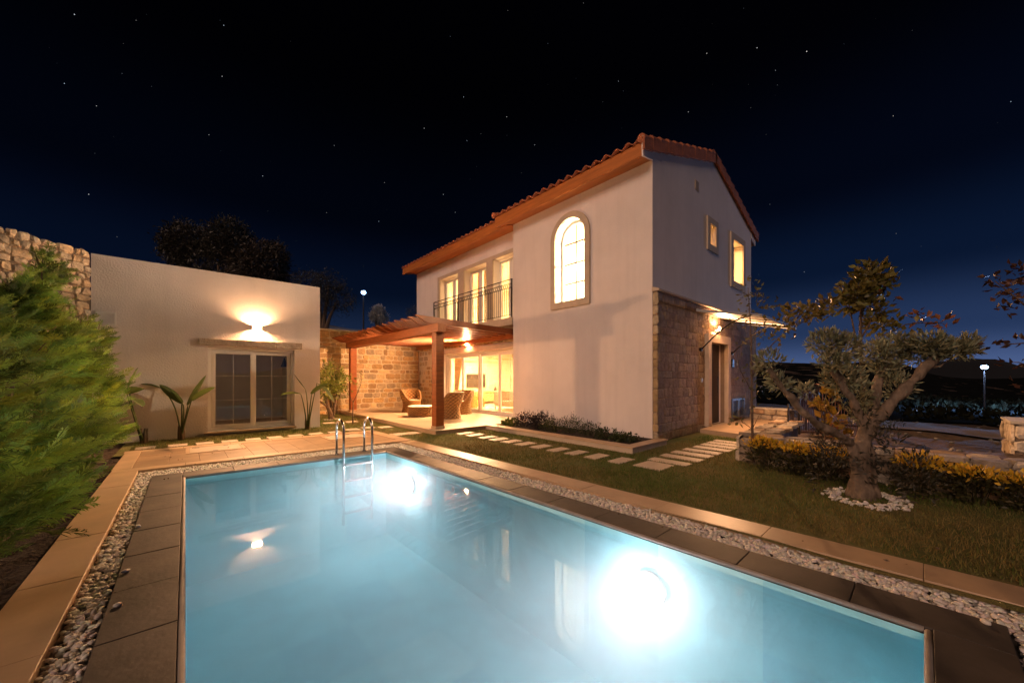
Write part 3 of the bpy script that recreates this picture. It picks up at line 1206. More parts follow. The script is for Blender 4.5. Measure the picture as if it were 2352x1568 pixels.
# surrounds of the balcony doors
mb = MB()
panel(mb, 'x', CXF-.035, .033, rect(7.99, 12.66, 3.05, 5.22), [rect(a, b_, 3.12, 5.1) for a, b_ in OP])
mb.build("door_surround", M['trim'], house)
# arched window surround
mb = MB()
panel(mb, 'x', BX-.055, .053, arch(AC, .615, 3.06, 4.80), [arch(AC, .47, 3.22, 4.80)])
mb.build("arch_surround", M['trim'], house, bevel=.008)


def gable_trim(x0, x1, z0, z1, wd):
    a = MB()
    panel(a, 'y', GY-.04, .038, rect(x0-wd, x1+wd, z0-wd, z1+wd), [rect(x0, x1, z0, z1)])
    a.build("window_surround", M['trim'], house, bevel=.006)


gable_trim(10.12, 10.52, 4.76, 5.3, .16)
gable_trim(11.86, 12.72, 4.12, 5.32, .19)
a = MB()
panel(a, 'y', CY-.10, .098, rect(9.56, 11.12, .1, 2.40), [[(9.76, .1005), (10.92, .1005), (10.92, 2.2), (9.76, 2.2)]])
a.build("door_surround", M['trim'], house, bevel=.006)


# windows ----------------------------------------------------------
def framed(par, nm, axis, pos, a0, a1, z0, z1, fw=.06, ft=.06, bars_v=(), bars_h=(), glass='glass', barw=.02, pn="pane", m='pvc', sash=True):
    """frame object with pane and glazing bars as children"""
    mb = MB()
    panel(mb, axis, pos, ft, rect(a0, a1, z0, z1), [rect(a0+fw, a1-fw, z0+fw, z1-fw)])
    if sash:
        panel(mb, axis, pos-.012, .011, rect(a0+fw*.35, a1-fw*.35, z0+fw*.35, z1-fw*.35), [rect(a0+fw*.95, a1-fw*.95, z0+fw*.95, z1-fw*.95)])
    f = mb.build(nm, M[m], par, bevel=.004)
    g = MB()
    e = .008
    if axis == 'x': g.box(pos+ft*.45, pos+ft*.45+.006, a0+fw-e, a1-fw+e, z0+fw-e, z1-fw+e)
    else: g.box(a0+fw-e, a1-fw+e, pos+ft*.45, pos+ft*.45+.006, z0+fw-e, z1-fw+e)
    g.build(pn, M[glass], f)
    if bars_v or bars_h:
        b = MB()
        for v in bars_v:
            if axis == 'x': b.box(pos+ft*.3, pos+ft*.3+.007, v-barw/2, v+barw/2, z0+fw, z1-fw)
            else: b.box(v-barw/2, v+barw/2, pos+ft*.3, pos+ft*.3+.007, z0+fw, z1-fw)
        for v in bars_h:
            if axis == 'x': b.box(pos+ft*.3+.001, pos+ft*.3+.006, a0+fw, a1-fw, v-barw/2, v+barw/2)
            else: b.box(a0+fw, a1-fw, pos+ft*.3+.001, pos+ft*.3+.006, v-barw/2, v+barw/2)
        b.build("glazing_bar", M[m], f)
    return f


# arched window
mb = MB()
panel(mb, 'x', BX+.22, .05, arch(AC, .469, 3.221, 4.80), [arch(AC, .40, 3.27, 4.80)])
af = mb.build("arched_window", M['pvc'], house)
mb = MB()
mb.prism(arch(AC, .405, 3.265, 4.80), 'x', BX+.24, BX+.246)
mb.build("pane", M['glass'], af)
mb = MB()
mb.box(BX+.232, BX+.239, AC-.017, AC+.017, 3.27, 5.2)
for z in (3.72, 4.22, 4.74): mb.box(BX+.233, BX+.238, AC-.4, AC+.4, z-.017, z+.017)
mb.build("glazing_bar", M['door'], af)
# balcony doors: two leaves each
for k, (a, b_) in enumerate(OP):
    m_ = (a+b_)/2
    framed(house, "balcony_door", 'x', CXF+.24, m_+.002, b_-.02, 3.12, 5.08, .09, .06, (), (3.75,), barw=.012)
    framed(house, "balcony_door", 'x', CXF+.24, a+.02, m_-.002, 3.12, 5.08, .09, .06, (), (3.75,), barw=.012)
# sliding door: four leaves
ed = [12.22, 11.17, 10.12, 9.07, 8.06]
mb = MB()
panel(mb, 'x', CXF+.12, .09, rect(8.055, 12.245, .101, 2.198), [rect(8.056, 12.19, .145, 2.12)])
sl = mb.build("sliding_door", M['pvc'], house)
for k in range(4):
    framed(house, "sliding_leaf", 'x', CXF+.14+(.0 if k % 2 else .035), ed[k+1]+.01, ed[k]-.03 if k == 0 else ed[k]+.01, .147, 2.118, .075, .03, pn="pane")
# gable windows
framed(house, "gable_window", 'y', GY+.26, 10.121, 10.519, 4.761, 5.299, .05, .05)
framed(house, "gable_window", 'y', GY+.26, 11.861, 12.719, 4.121, 5.319, .06, .05, (12.29,))
# entrance door leaf
mb = MB()
mb.box(9.765, 10.915, GY+.03, GY+.09, .102, 2.196)
dr = mb.build("entrance_door", M['door'], house)
mb = MB()
for z in (.35, .95, 1.55): mb.box(9.9, 10.78, GY+.02, GY+.029, z, z+.45)
mb.build("door_panel", M['door'], dr, bevel=.01)
mb = MB()
mb.tube([(10.70, GY-.01, .9), (10.70, GY-.01, 1.35)], .012, 8)
mb.build("handle", M['steel'], dr)
# gable vent, shuttered meter doors, intercom, switch
mb = MB()
for k in range(6): mb.box(9.26, 9.44, GY-.018, GY-.002, 5.9+k*.038, 5.9+k*.038+.02)
mb.box(9.25, 9.45, GY-.008, GY-.001, 5.88, 6.13)
mb.build("gable_vent", M['trim'], house)
for x0 in (11.3, 11.83):
    mb = MB()
    panel(mb, 'y', CY-.085, .03, rect(x0, x0+.5, .18, .72), [rect(x0+.05, x0+.45, .23, .67)])
    for k in range(9): mb.hexa([(x0+.05, CY-.08, .235+k*.049), (x0+.45, CY-.08, .235+k*.049), (x0+.45, CY-.06, .26+k*.049), (x0+.05, CY-.06, .26+k*.049),
                                (x0+.05, CY-.075, .24+k*.049), (x0+.45, CY-.075, .24+k*.049), (x0+.45, CY-.055, .265+k*.049), (x0+.05, CY-.055, .265+k*.049)])
    mb.build("meter_shutter", M['blueshut'], house)
mb = MB()
mb.box(11.24, 11.38, CY-.10, CY-.05, 1.60, 1.82)
ic = mb.build("intercom", M['black'], house, bevel=.006)
mb = MB()
mb.box(11.26, 11.36, CY-.104, CY-.101, 1.74, 1.80)
mb.build("screen", M['blueshut'], ic)
mb = MB()
mb.box(9.22, 9.29, CY-.07, CY-.05, 1.2, 1.3)
mb.build("bell_switch", M['rubber'], house, bevel=.004)

# roof ---------------------------------------------------------------
SL = .322


def roof_slope(name, xe, ze, xr, y0, y1, par):
    """barrel tiled slope from eave xe to ridge xr (direction by sign)"""
    PER, ROW, A = .262, .36, .055
    sg = 1 if xr > xe else -1
    run = abs(xr-xe)
    nr = int(run/ROW)+1
    sx = []
    for k in range(nr):
        sx += [(k*ROW, .035), (min((k+1)*ROW-.004, run), 0.0)]
    ny = int((y1-y0)/PER*12)
    ys = np.linspace(y0, y1, ny)
    ph = ((ys-y0)/PER) % 1
    prof = np.where(ph < .62, A*np.sin(PI*ph/.62), -A*.55*np.sin(PI*(ph-.62)/.38))
    V, F = [], []
    for th in (0, -.02):
        for s, st in sx:
            for yv, h in zip(ys, prof):
                V.append((xe+sg*s, yv, ze+s*SL+h+st+th))
    n = len(sx)
    m = ny
    i, j = np.meshgrid(np.arange(n-1), np.arange(m-1), indexing='ij')
    b = (i*m+j).ravel()
    F = [np.stack([b, b+m, b+m+1, b+1], 1), np.stack([b, b+1, b+m+1, b+m], 1)+n*m]
    j = np.arange(m-1)
    F.append(np.stack([j, j+1, j+1+n*m, j+n*m], 1))
    i = np.arange(n-1)
    for c in (0, m-1):
        F.append(np.stack([i*m+c, (i+1)*m+c, (i+1)*m+c+n*m, i*m+c+n*m], 1))
    return np_mesh(name, np.array(V), np.concatenate(F), M['tile'], par, smooth=False)


def roof_part(xe, ze, y0, y1):
    mb = MB()
    zr = ze+(10.45-xe)*SL
    mb.prism([(xe+.06, ze-.03), (10.45, zr-.03), (14.05, zr-.03-3.6*SL), (14.05, zr-.12-3.6*SL), (10.45, zr-.12), (xe+.06, ze-.12)], 'y', y0, y1)
    r = mb.build("roof", M['eave'], house)
    roof_slope("roof_tiles", xe-.05, ze-.005, 10.45, y0-.02, y1+.02, r)
    roof_slope("roof_tiles", 14.12, zr-3.67*SL+.01, 10.45, y0-.02, y1+.02, r)
    a = MB()
    for k in range(int((y1-y0)/.33)+1):
        yy = y0+k*.33
        a.tube([(10.45, yy, zr+.05), (10.45, min(yy+.36, y1+.03), zr+.03)], [.12, .10], 10)
    a.build("ridge_tiles", M['tile'], r)
    return r, zr


r1, zr1 = roof_part(6.75, 5.985, 3.68, 8.33)
r2, zr2 = roof_part(6.92, 5.95, 8.36, 14.78)
# eaves: boarded boxes with fascia and soffit
mb = MB()
mb.prism([(7.149, 5.775), (6.76, 5.70), (6.75, 5.71), (6.75, 5.975), (7.149, 6.08)], 'y', 3.72, 8.33)
mb.build("eave", M['eave'], house)
mb = MB()
mb.prism([(7.15, 5.76), (6.755, 5.69), (6.745, 5.985), (7.15, 6.10)], 'y', 3.688, 3.719)
mb.build("eave_end", M['plaster_fine'], house)
mb = MB()
mb.prism([(7.399, 5.82), (6.92, 5.70), (6.91, 5.71), (6.91, 5.945), (7.399, 6.07)], 'y', 7.99, 14.76)
mb.build("eave", M['eave'], house)
mb = MB()
mb.box(7.05, 7.399, 7.985, 14.5, 5.74, 5.80)
mb.build("soffit_board", M['eave'], house)
mb = MB()
mb.prism([(13.6, 5.80), (14.02, 5.66), (14.04, 5.92), (13.6, 6.05)], 'y', 3.72, 14.7)
mb.build("eave", M['eave'], house)
mb = MB()
mb.prism([(13.6, 5.79), (14.03, 5.65), (14.05, 5.86), (13.6, 6.0)], 'y', 3.69, 3.718)
mb.build("eave_end", M['plaster_fine'], house)
# verge tiles along the gable
mb = MB()
for side in (0, 1):
    n = 11
    for k in range(n):
        f0, f1 = k/n, (k+1.12)/n
        if side == 0:
            a = Vector((6.70+f0*3.75, 0, 5.96+f0*3.75*SL))
            b_ = Vector((6.70+f1*3.75, 0, 5.96+f1*3.75*SL-.025))
        else:
            a = Vector((14.16-f0*3.71, 0, 5.96+.01+f0*3.71*SL))
            b_ = Vector((14.16-f1*3.71, 0, 5.96+.01+f1*3.71*SL-.025))
        a.y = b_.y = 0
        h0, h1, y0, y1 = -.17, .075, 3.628, 3.672
        for q0, q1, yy0, yy1 in ((h0, h1, y0-.004*(k % 2), y1),):
            mb.hexa([a+Vector((0, yy0, q0)), b_+Vector((0, yy0, q0)), b_+Vector((0, yy1, q0)), a+Vector((0, yy1, q0)),
                     a+Vector((0, yy0, q1)), b_+Vector((0, yy0, q1)), b_+Vector((0, yy1, q1)), a+Vector((0, yy1, q1))])
        mb.tube([a+Vector((0, 3.70, .065)), b_+Vector((0, 3.70, .055))], [.085, .07], 10)
mb.build("verge_tiles", M['tile'], r1)
# left end of the higher roof
mb = MB()
for k in range(11):
    f0, f1 = k/11, (k+1.1)/11
    mb.tube([(6.70+f0*3.75, 8.34, 6.03+f0*3.75*SL), (6.70+f1*3.75, 8.34, 6.01+f1*3.75*SL)], [.085, .07], 10)
mb.build("verge_tiles", M['tile'], r1)

# balcony --------------------------------------------------------------
mb = MB()
mb.box(7.10, CXF-.037, 7.985, 12.62, 2.86, 3.08)
mb.build("balcony_slab", M['trim'], house, bevel=.006)
RX, RY0, RY1 = 7.13, 8.0, 12.52
rail = thing("balcony_railing", "black wrought iron balcony railing with a row of rings under the rail", "railing", (RX, 10.2, 3.08))
mb = MB()
mb.bar((RX, RY0, 4.20), (RX, RY1, 4.20), .022, .02)
mb.bar((RX, RY1, 4.20), (CXF-.04, RY1, 4.20), .022, .02)
mb.build("top_rail", M['iron'], rail)
mb = MB()
for z in (4.08, 3.955, 3.16):
    mb.bar((RX, RY0, z), (RX, RY1, z), .014, .014)
    mb.bar((RX, RY1, z), (CXF-.04, RY1, z), .014, .014)
mb.build("rail_bars", M['iron'], rail)
for y in (RY1, 10.85, 9.3, 8.02):
    mb = MB()
    mb.bar((RX, y, 3.08), (RX, y, 4.19), .03, .03)
    mb.build("post", M['iron'], rail)
n = 46
for k in range(n):
    y = RY0+.05+(RY1-RY0-.1)*k/(n-1)
    mb = MB()
    mb.bar((RX, y, 3.167), (RX, y, 3.948), .011, .011, (1, 0, 0))
    mb.build("baluster", M['iron'], rail)
mb = MB()
n = 46
for k in range(n):
    y = RY0+.05+(RY1-RY0-.1)*k/(n-1)
    pts = [(RX, y+.04*math.cos(2*PI*q/12), 4.018+.056*math.sin(2*PI*q/12)) for q in range(13)]
    mb.tube(pts, .0065, 5, cap=False)
o = mb.build("ring_row", M['iron'], rail)
mb = MB()
for y in (10.85, 9.3, 12.0, 10.1, 8.6): mb.bar((RX, y, 4.085), (RX, y, 4.195), .012, .012, (1, 0, 0))
mb.build("rail_stub", M['iron'], rail)

# entrance canopy -------------------------------------------------------
cn = thing("entrance_canopy", "sloping dark panel canopy on curved brackets above the entrance door", "canopy", (10.4, 3.55, 2.6))
mb = MB()
mb.hexa([(8.9, 3.52, 2.86), (8.9, 2.25, 2.60), (12.0, 2.25, 2.60), (12.0, 3.52, 2.86), (8.9, 3.52, 2.885), (8.9, 2.25, 2.625), (12.0, 2.25, 2.625), (12.0, 3.52, 2.885)])
mb.build("panel", M['canopy'], cn)
mb = MB()
for x in (8.9, 9.93, 10.96, 12.0): mb.bar((x, 3.52, 2.875), (x, 2.24, 2.60), .04, .05)
mb.bar((8.88, 2.24, 2.60), (12.02, 2.24, 2.60), .03, .05)
mb.bar((8.88, 3.5, 2.89), (12.02, 3.5, 2.89), .05, .05)
mb.build("frame", M['rubber'], cn)
for x in (9.12, 11.25):
    mb = MB()
    pts = []
    for k in range(11):
        f = k/10
        pts.append((x, 3.50-1.0*f, 1.98+.66*math.sin(f*PI/2)))
    mb.tube(pts, .016, 8)
    mb.tube([(x, 3.535, 1.98), (x, 3.49, 1.98)], .045, 10)
    mb.build("bracket", M['iron'], cn)


# wall lamps --------------------------------------------------------------
def wall_lamp(x, y, z, nx, ny, lb, p_front, p_wash, width=.2):
    """box sconce on a wall whose outward normal is (nx,ny)"""
    t = thing("wall_lamp", lb, "wall lamp", (x, y, z), "wall lamps outside")
    ux, uy = -ny, nx

    def B(a, b_, n0, n1, z0, z1, mb):
        p = []
        for zz in (z0, z1):
            for u, n_ in ((a, n0), (b_, n0), (b_, n1), (a, n1)):
                p.append((x+ux*u+nx*n_, y+uy*u+ny*n_, z+zz))
        mb.hexa(p)
    h = width/2
    mb = MB()
    B(-h, h, .001, .012, -.05, .05, mb)
    B(-h, -h+.012, .013, .10, -.05, .05, mb)
    B(h-.012, h, .013, .10, -.05, .05, mb)
    mb.build("body", M['housewhite'], t)
    mb = MB()
    B(-h+.013, h-.013, .085, .092, -.045, .045, mb)
    mb.build("diffuser", M['glow'], t)
    ang = aim((nx, ny, 0))
    light("lamp_light", 'AREA', (x+nx*.108, y+ny*.108, z), p_front, WARM, t, width*.9, ang, sy=.09)
    light("lamp_light", 'POINT', (x+nx*.045, y+ny*.045, z), p_wash, WARM, t, .03)
    return t


wall_lamp(1.27, 10.648, 2.50, 0, -1, "glowing box lamp on the white annex wall above its window", 64, 74)
wall_lamp(CXF-.05, 10.5, 2.47, -1, 0, "glowing box lamp under the pergola above the sliding door", 340, 60, .16)
wall_lamp(10.15, CY-.05, 2.56, 0, -1, "glowing box lamp above the entrance door under the canopy", 90, 40, .16)

# rooms -------------------------------------------------------------------
RW = (1, .65, .31)
for x, y, z, pw in ((9.6, 9.2, 2.53, 175), (9.6, 12.2, 2.53, 175)):
    t = thing("ceiling_lamp", "round flush ceiling lamp in the living room nearer the %s" % ("sofa" if y < 10 else "curtain"), "ceiling lamp", (x, y, z), "ceiling lamps in the living room")
    mb = MB()
    mb.lathe((x, y, z-.05), [(.12, 0), (.14, .02), (.14, .066)], 20)
    mb.build("shade", M['bulb'], t)
    light("room_light", 'AREA', (x, y, z-.07), pw, RW, t, .28, (0, 0, 0))
for x, y, z, pw, lb in ((9.6, 9.1, 5.53, 140, "round flush ceiling lamp behind the right balcony door"), (9.6, 12.0, 5.53, 155, "round flush ceiling lamp behind the left balcony door")):
    t = thing("ceiling_lamp", lb, "ceiling lamp", (x, y, z), "ceiling lamps upstairs")
    mb = MB()
    mb.lathe((x, y, z-.05), [(.12, 0), (.14, .02), (.14, .066)], 20)
    mb.build("shade", M['bulb'], t)
    light("room_light", 'AREA', (x, y, z-.07), pw, RW, t, .28, (0, 0, 0))
t = thing("pendant_lamp", "bare glowing bulb hanging behind the arched window", "pendant lamp", (7.95, 5.42, 5.5))
mb = MB()
mb.tube([(7.95, 5.42, 5.54), (7.95, 5.42, 4.52)], .006, 6)
mb.build("cord", M['black'], t)
mb = MB()
mb.lathe((7.95, 5.42, 4.40), [(.02, 0), (.055, .03), (.06, .06), (.03, .11), (.02, .12)], 14)
mb.build("bulb", M['bulb'], t, smooth=True)
light("bulb_light", 'POINT', (7.95, 5.42, 4.38), 400, (1, .82, .56), t, .06)
t = thing("ceiling_lamp", "round flush ceiling lamp behind the tall gable window", "ceiling lamp", (11.6, 4.7, 5.53))
mb = MB()
mb.lathe((11.6, 4.7, 5.48), [(.12, 0), (.14, .02), (.14, .066)], 20)
mb.build("shade", M['bulb'], t)
light("room_light", 'AREA', (11.6, 4.7, 5.46), 120, (1, .52, .15), t, .28, (0, 0, 0))

# living room furniture
t = thing("television", "flat dark television on the living room end wall", "television", (10.2, 13.98, 1.2))
mb = MB()
mb.box(9.66, 10.72, 13.95, 14.0, .86, 1.49)
mb.build("housing", M['black'], t, bevel=.006)
mb = MB()
mb.box(9.675, 10.705, 13.946, 13.949, .875, 1.475)
mb.build("screen", M['tv'], t)
t = thing("sideboard", "long pale oak sideboard with slatted doors under the television", "sideboard", (10.6, 13.8, .3))
mb = MB()
mb.box(9.3, 11.9, 13.62, 13.99, .20, .64)
mb.build("cabinet", M['oak'], t)
mb = MB()
for k in range(52): mb.box(9.32+k*.0495, 9.32+k*.0495+.025, 13.60, 13.619, .21, .62)
mb.build("slat_front", M['oak'], t)
mb = MB()
mb.box(9.28, 11.92, 13.58, 13.995, .641, .67)
mb.build("top", M['oak'], t)
t = thing("vase", "small dark vase with pale flowers on the sideboard", "vase", (11.2, 13.8, .672))
mb = MB()
mb.lathe((11.2, 13.8, .672), [(.04, 0), (.07, .05), (.06, .12), (.025, .19), (.03, .21)], 16)
mb.build("jar", M['vase'], t, smooth=True)
P = np.array([[11.2, 13.8, .88]]*26)+rng.normal(0, [.05, .03, .07], (26, 3))+np.array([0, 0, .12])
leaves("flowers", P, rng.normal(size=(26, 3)), np.full(26, .05), np.full(26, .035), (.8, .7, .5), .1, M['leaf'], t)
t = thing("armchair", "mustard yellow tub armchair behind the sliding door", "armchair", (8.5, 11.75, .1))
mb = MB()
pr = []
n = 14
for k in range(n+1):
    an = R(-60)+R(300)*k/n
    pr.append((math.cos(an), math.sin(an)))
for k in range(n):
    for r0, r1 in ((.30, .36),):
        c0, c1 = pr[k], pr[k+1]
        h0, h1 = .36+.26*max(0, -c0[0]*0+.5-.5*abs(k-n/2)/(n/2)+.5), .36+.26*max(0, .5-.5*abs(k+1-n/2)/(n/2)+.5)
        cx_, cy_ = 8.55, 11.75
        mb.hexa([(cx_-c0[0]*r0, cy_+c0[1]*r0, .16), (cx_-c1[0]*r0, cy_+c1[1]*r0, .16), (cx_-c1[0]*r1, cy_+c1[1]*r1, .16), (cx_-c0[0]*r1, cy_+c0[1]*r1, .16),
                 (cx_-c0[0]*r0, cy_+c0[1]*r0, h0), (cx_-c1[0]*r0, cy_+c1[1]*r0, h1), (cx_-c1[0]*r1, cy_+c1[1]*r1, h1), (cx_-c0[0]*r1, cy_+c0[1]*r1, h0)])
mb.build("backrest", M['fabric_y'], t)
mb = MB()
mb.lathe((8.55, 11.75, .2), [(.28, 0), (.295, .04), (.295, .18), (.27, .21)], 20)
mb.build("seat", M['fabric_y'], t, smooth=True)
for an in (45, 135, 225, 315):
    mb = MB()
    mb.tube([(8.55+.26*math.cos(R(an)), 11.75+.26*math.sin(R(an)), .1), (8.55+.22*math.cos(R(an)), 11.75+.22*math.sin(R(an)), .2)], .014, 6)
    mb.build("leg", M['oak'], t)
t = thing("sofa", "cream sofa with a striped throw in the living room", "sofa", (9.3, 10.3, .1))
mb = MB()
mb.box(8.95, 9.85, 9.0, 10.85, .25, .48)
mb.build("seat", M['fabric_w'], t, bevel=.05)
mb = MB()
mb.box(8.75, 8.95, 8.95, 10.9, .25, .80)
mb.build("backrest", M['fabric_w'], t, bevel=.05)
for y in (10.85,):
    mb = MB()
    mb.box(8.96, 9.85, y, y+.16, .25, .62)
    mb.build("armrest", M['fabric_w'], t, bevel=.04)
mb = MB()
mb.box(8.738, 8.749, 9.6, 10.4, .32, .81)
mb.box(8.738, 8.96, 9.6, 10.4, .801, .812)
mb.build("throw", M['throw'], t)
for x, y in ((8.82, 10.85), (9.8, 10.9), (8.82, 9.05), (9.8, 9.05)):
    mb = MB()
    mb.tube([(x, y, .1), (x, y, .25)], [.014, .022], 8)
    mb.build("leg", M['black'], t)
t = thing("wall_shelf", "white wall unit with two arched niches at the back of the room", "wall unit", (12.4, 13.0, .1))
mb = MB()
panel(mb, 'x', 12.34, .25, rect(11.6, 13.95, .101, 2.54), [arch(13.0, .30, 1.25, 1.72), arch(13.0, .30, .62, .98), arch(12.2, .30, 1.25, 1.72), arch(12.2, .30, .62, .98)])
mb.build("front", M['fabric_w'], t)
t = MB()
t.tube([(12.36, 13.1, 1.38), (12.39, 13.1, 1.40)], .11, 18)
tag(t.build("plate", M['vase'], org=(12.37, 13.1, 1.26)), "small dark round plate standing in a wall niche", "plate")
mb = MB()
mb.bar((9.4, 13.4, 2.20), (11.9, 13.4, 2.20), .04, .05)
o = mb.build("track_light", M['oak'], org=(10.6, 13.4, 2.2))
tag(o, "thin wooden light rail below the living room ceiling", "light rail")


def curtain(x, y0, y1, z0, z1, lb, gather=0.0, folds=9, amp=.035):
    nu, nv = folds*8, 14
    V = []
    for b_ in range(nv+1):
        f = b_/nv
        z = z1+(z0-z1)*f
        wd = 1-gather*math.sin(min(1, f*1.15)*PI/2)**2 if gather else 1
        for a in range(nu+1):
            u = a/nu
            V.append((x+amp*math.sin(u*folds*2*PI), y1+(y0-y1)*u*wd, z))
    F = []
    m = nu+1
    for b_ in range(nv):
        for a in range(nu): F.append((b_*m+a, b_*m+a+1, (b_+1)*m+a+1, (b_+1)*m+a))
    o = np_mesh("curtain", np.array(V), np.array(F), M['curtain'], None, (x, (y0+y1)/2, z0), smooth=True)
    sm_ = o.modifiers.new("thick", 'SOLIDIFY')
    sm_.thickness = .004
    return tag(o, lb, "curtain", "curtains")


curtain(7.86, 11.62, 12.2, .12, 2.4, "gathered curtain at the left end of the sliding door", .62, 7)
curtain(7.95, 10.2, 10.8, 3.1, 5.4, "gathered curtain behind the middle balcony door", .55, 7)
curtain(7.95, 8.1, 8.4, 3.1, 5.4, "narrow curtain behind the right balcony door", .2, 4)
curtain(7.95, 12.15, 12.5, 3.1, 5.4, "narrow curtain behind the left balcony door", .2, 4)

# ------------------------------------------------------------------ annex
AY = 10.65
ax = thing("annex_building", "low flat roofed white annex with a two panel window facing the pool", "building", (.65, AY, 0))
mb = MB()
panel(mb, 'y', AY, .25, rect(-1.36, 2.66, 0, 3.70), [rect(.37, 2.07, .09, 2.0)])
mb.build("wall", M['plaster'], ax)
mb = MB()
mb.box(2.41, 2.66, AY+.25, 14.2, 0, 3.70)
mb.box(-1.36, -1.11, AY+.25, 14.2, 0, 3.70)
mb.box(-1.11, 2.41, 13.95, 14.2, 0, 3.70)
mb.build("wall", M['plaster'], ax)
mb = MB()
mb.box(-1.10, 2.40, AY+.251, 13.94, 3.3, 3.5)
mb.build("roof", M['concrete'], ax)
mb = MB()
mb.box(-1.10, 2.40, 13.86, 13.94, 0.04, 3.29)
mb.box(-1.10, -1.04, AY+.26, 13.85, .04, 3.29)
mb.box(2.34, 2.40, AY+.26, 13.85, .04, 3.29)
mb.box(-1.03, 2.33, AY+.26, 13.85, 2.55, 2.6)
mb.build("room_lining", M['annexwall'], ax)
mb = MB()
mb.box(-1.10, 2.40, AY+.251, 13.94, -.05, .035)
mb.build("room_floor", M['annexfloor'], ax)
mb = MB()
panel(mb, 'y', AY+.10, .10, rect(.372, 2.068, .092, 1.998), [rect(.43, 2.01, .15, 1.94)])
wn = mb.build("window", M['pvc'], ax, bevel=.004)
for a, b_, off in ((.435, 1.235, .115), (1.205, 2.005, .155)):
    framed(ax, "window_sash", 'y', AY+off, a, b_, .155, 1.935, .075, .035, ((a+b_)/2,), (.79, 1.35), 'glass_dark', .010)
mb = MB()
mb.box(.30, 2.10, AY-.09, AY+.12, .05, .088)
mb.build("sill", M['cream'], ax, bevel=.006)
mb = MB()
rd = random.Random(2)
for x0, x1 in ((.21, .88), (.885, 1.66), (1.665, 2.23)):
    mb.box(x0, x1, AY-.105+rd.uniform(-.006, .006), AY-.002, 2.035+rd.uniform(-.004, .004), 2.185+rd.uniform(-.006, .006))
mb.build("lintel", M['lintel'], ax, bevel=.012)
mb = MB()
panel(mb, 'y', AY-.03, .028, rect(-1.30, -1.03, 2.33, 2.60), [rect(-1.27, -1.06, 2.36, 2.57)])
for k in range(6): mb.hexa([(-1.27, AY-.024, 2.362+k*.035), (-1.06, AY-.024, 2.362+k*.035), (-1.06, AY-.016, 2.39+k*.035), (-1.27, AY-.016, 2.39+k*.035),
                            (-1.27, AY-.020, 2.364+k*.035), (-1.06, AY-.020, 2.364+k*.035), (-1.06, AY-.012, 2.394+k*.035), (-1.27, AY-.012, 2.394+k*.035)])
mb.build("vent_grille", M['housewhite'], ax)
t = thing("ceiling_lamp", "added unseen lamp under the annex ceiling to brighten the room", "ceiling lamp", (.6, 11.6, 2.55))  # out of view, added only to brighten the annex room
mb = MB()
mb.lathe((.6, 11.6, 2.49), [(.10, 0), (.12, .02), (.12, .058)], 20)
mb.build("shade", M['housewhite'], t)
light("room_light", 'AREA', (.6, 11.6, 2.48), 1.8, (1, .66, .4), t, .2, (0, 0, 0))
# black swing-arm lamp inside the annex
t = thing("swing_arm_lamp", "small black cone wall lamp inside the annex window", "wall lamp", (2.33, 12.2, 1.75))
mb = MB()
mb.tube([(2.335, 12.2, 1.95), (2.31, 12.2, 1.95)], .05, 14)
mb.tube([(2.31, 12.2, 1.95), (2.16, 12.2, 1.97), (2.12, 12.2, 1.86)], .009, 6)
mb.build("arm", M['black'], t)
mb = MB()
mb.lathe((2.12, 12.2, 1.62), [(.10, 0), (.025, .22), (.02, .25)], 16)
mb.build("shade", M['black'], t)

# ------------------------------------------------------------------ garden stone wall behind the patio
t = thing("stone_wall", "coursed honey coloured stone wall between annex and house behind the patio", "stone wall", (5, 14.2, 0))
mb = MB()
mb.box(2.665, 7.36, 14.2, 14.5, -.1, 3.0)
mb.build("core", M['mortar'], t)
mb = MB()
masonry(mb, (2.67, 14.2, 0), (1, 0, 0), (0, 0, 1), (0, -1, 0), 4.69, 3.0, seed=31, depth=.016, rows=(.14, .24), lens=(.15, .5), gap=.028, pal=PALY)
mb.build("stones", M['stone'], t)
mb = MB()
mb.box(2.665, 7.36, 14.13, 14.52, 3.001, 3.06)
mb.build("coping", M['concrete'], t, bevel=.008)

# boundary wall of rubble, running off to the left from the annex corner
t = thing("stone_wall", "tall rough rubble stone wall rising behind the conifer hedge", "stone wall", (-1.38, 10.6, 0))
a0, a1 = Vector((-1.37, 10.62, 0)), Vector((-6.6, 5.0, 0))
U = (a1-a0).normalized()
Nn = Vector((U.y, -U.x, 0))
if Nn.dot(Vector((1, -1, 0))) < 0: Nn = -Nn
ln = (a1-a0).length
mb = MB()
q = [a0, a1, a1-Nn*.4, a0-Nn*.4]
mb.hexa([p+Vector((0, 0, -.1)) for p in q]+[p+Vector((0, 0, 3.66)) for p in q])
mb.build("core", M['darkmortar'], t)
mb = MB()
masonry(mb, a0, U, (0, 0, 1), Nn, ln, 3.72, seed=41, depth=.04, rows=(.09, .2), lens=(.09, .28), gap=.010, pal=PALB, jit=.025, rough=.25,
        top=lambda u: 3.71+.02*math.sin(u*2.3)+.02*math.sin(u*7.1))
mb.build("stones", M['rubble'], t)

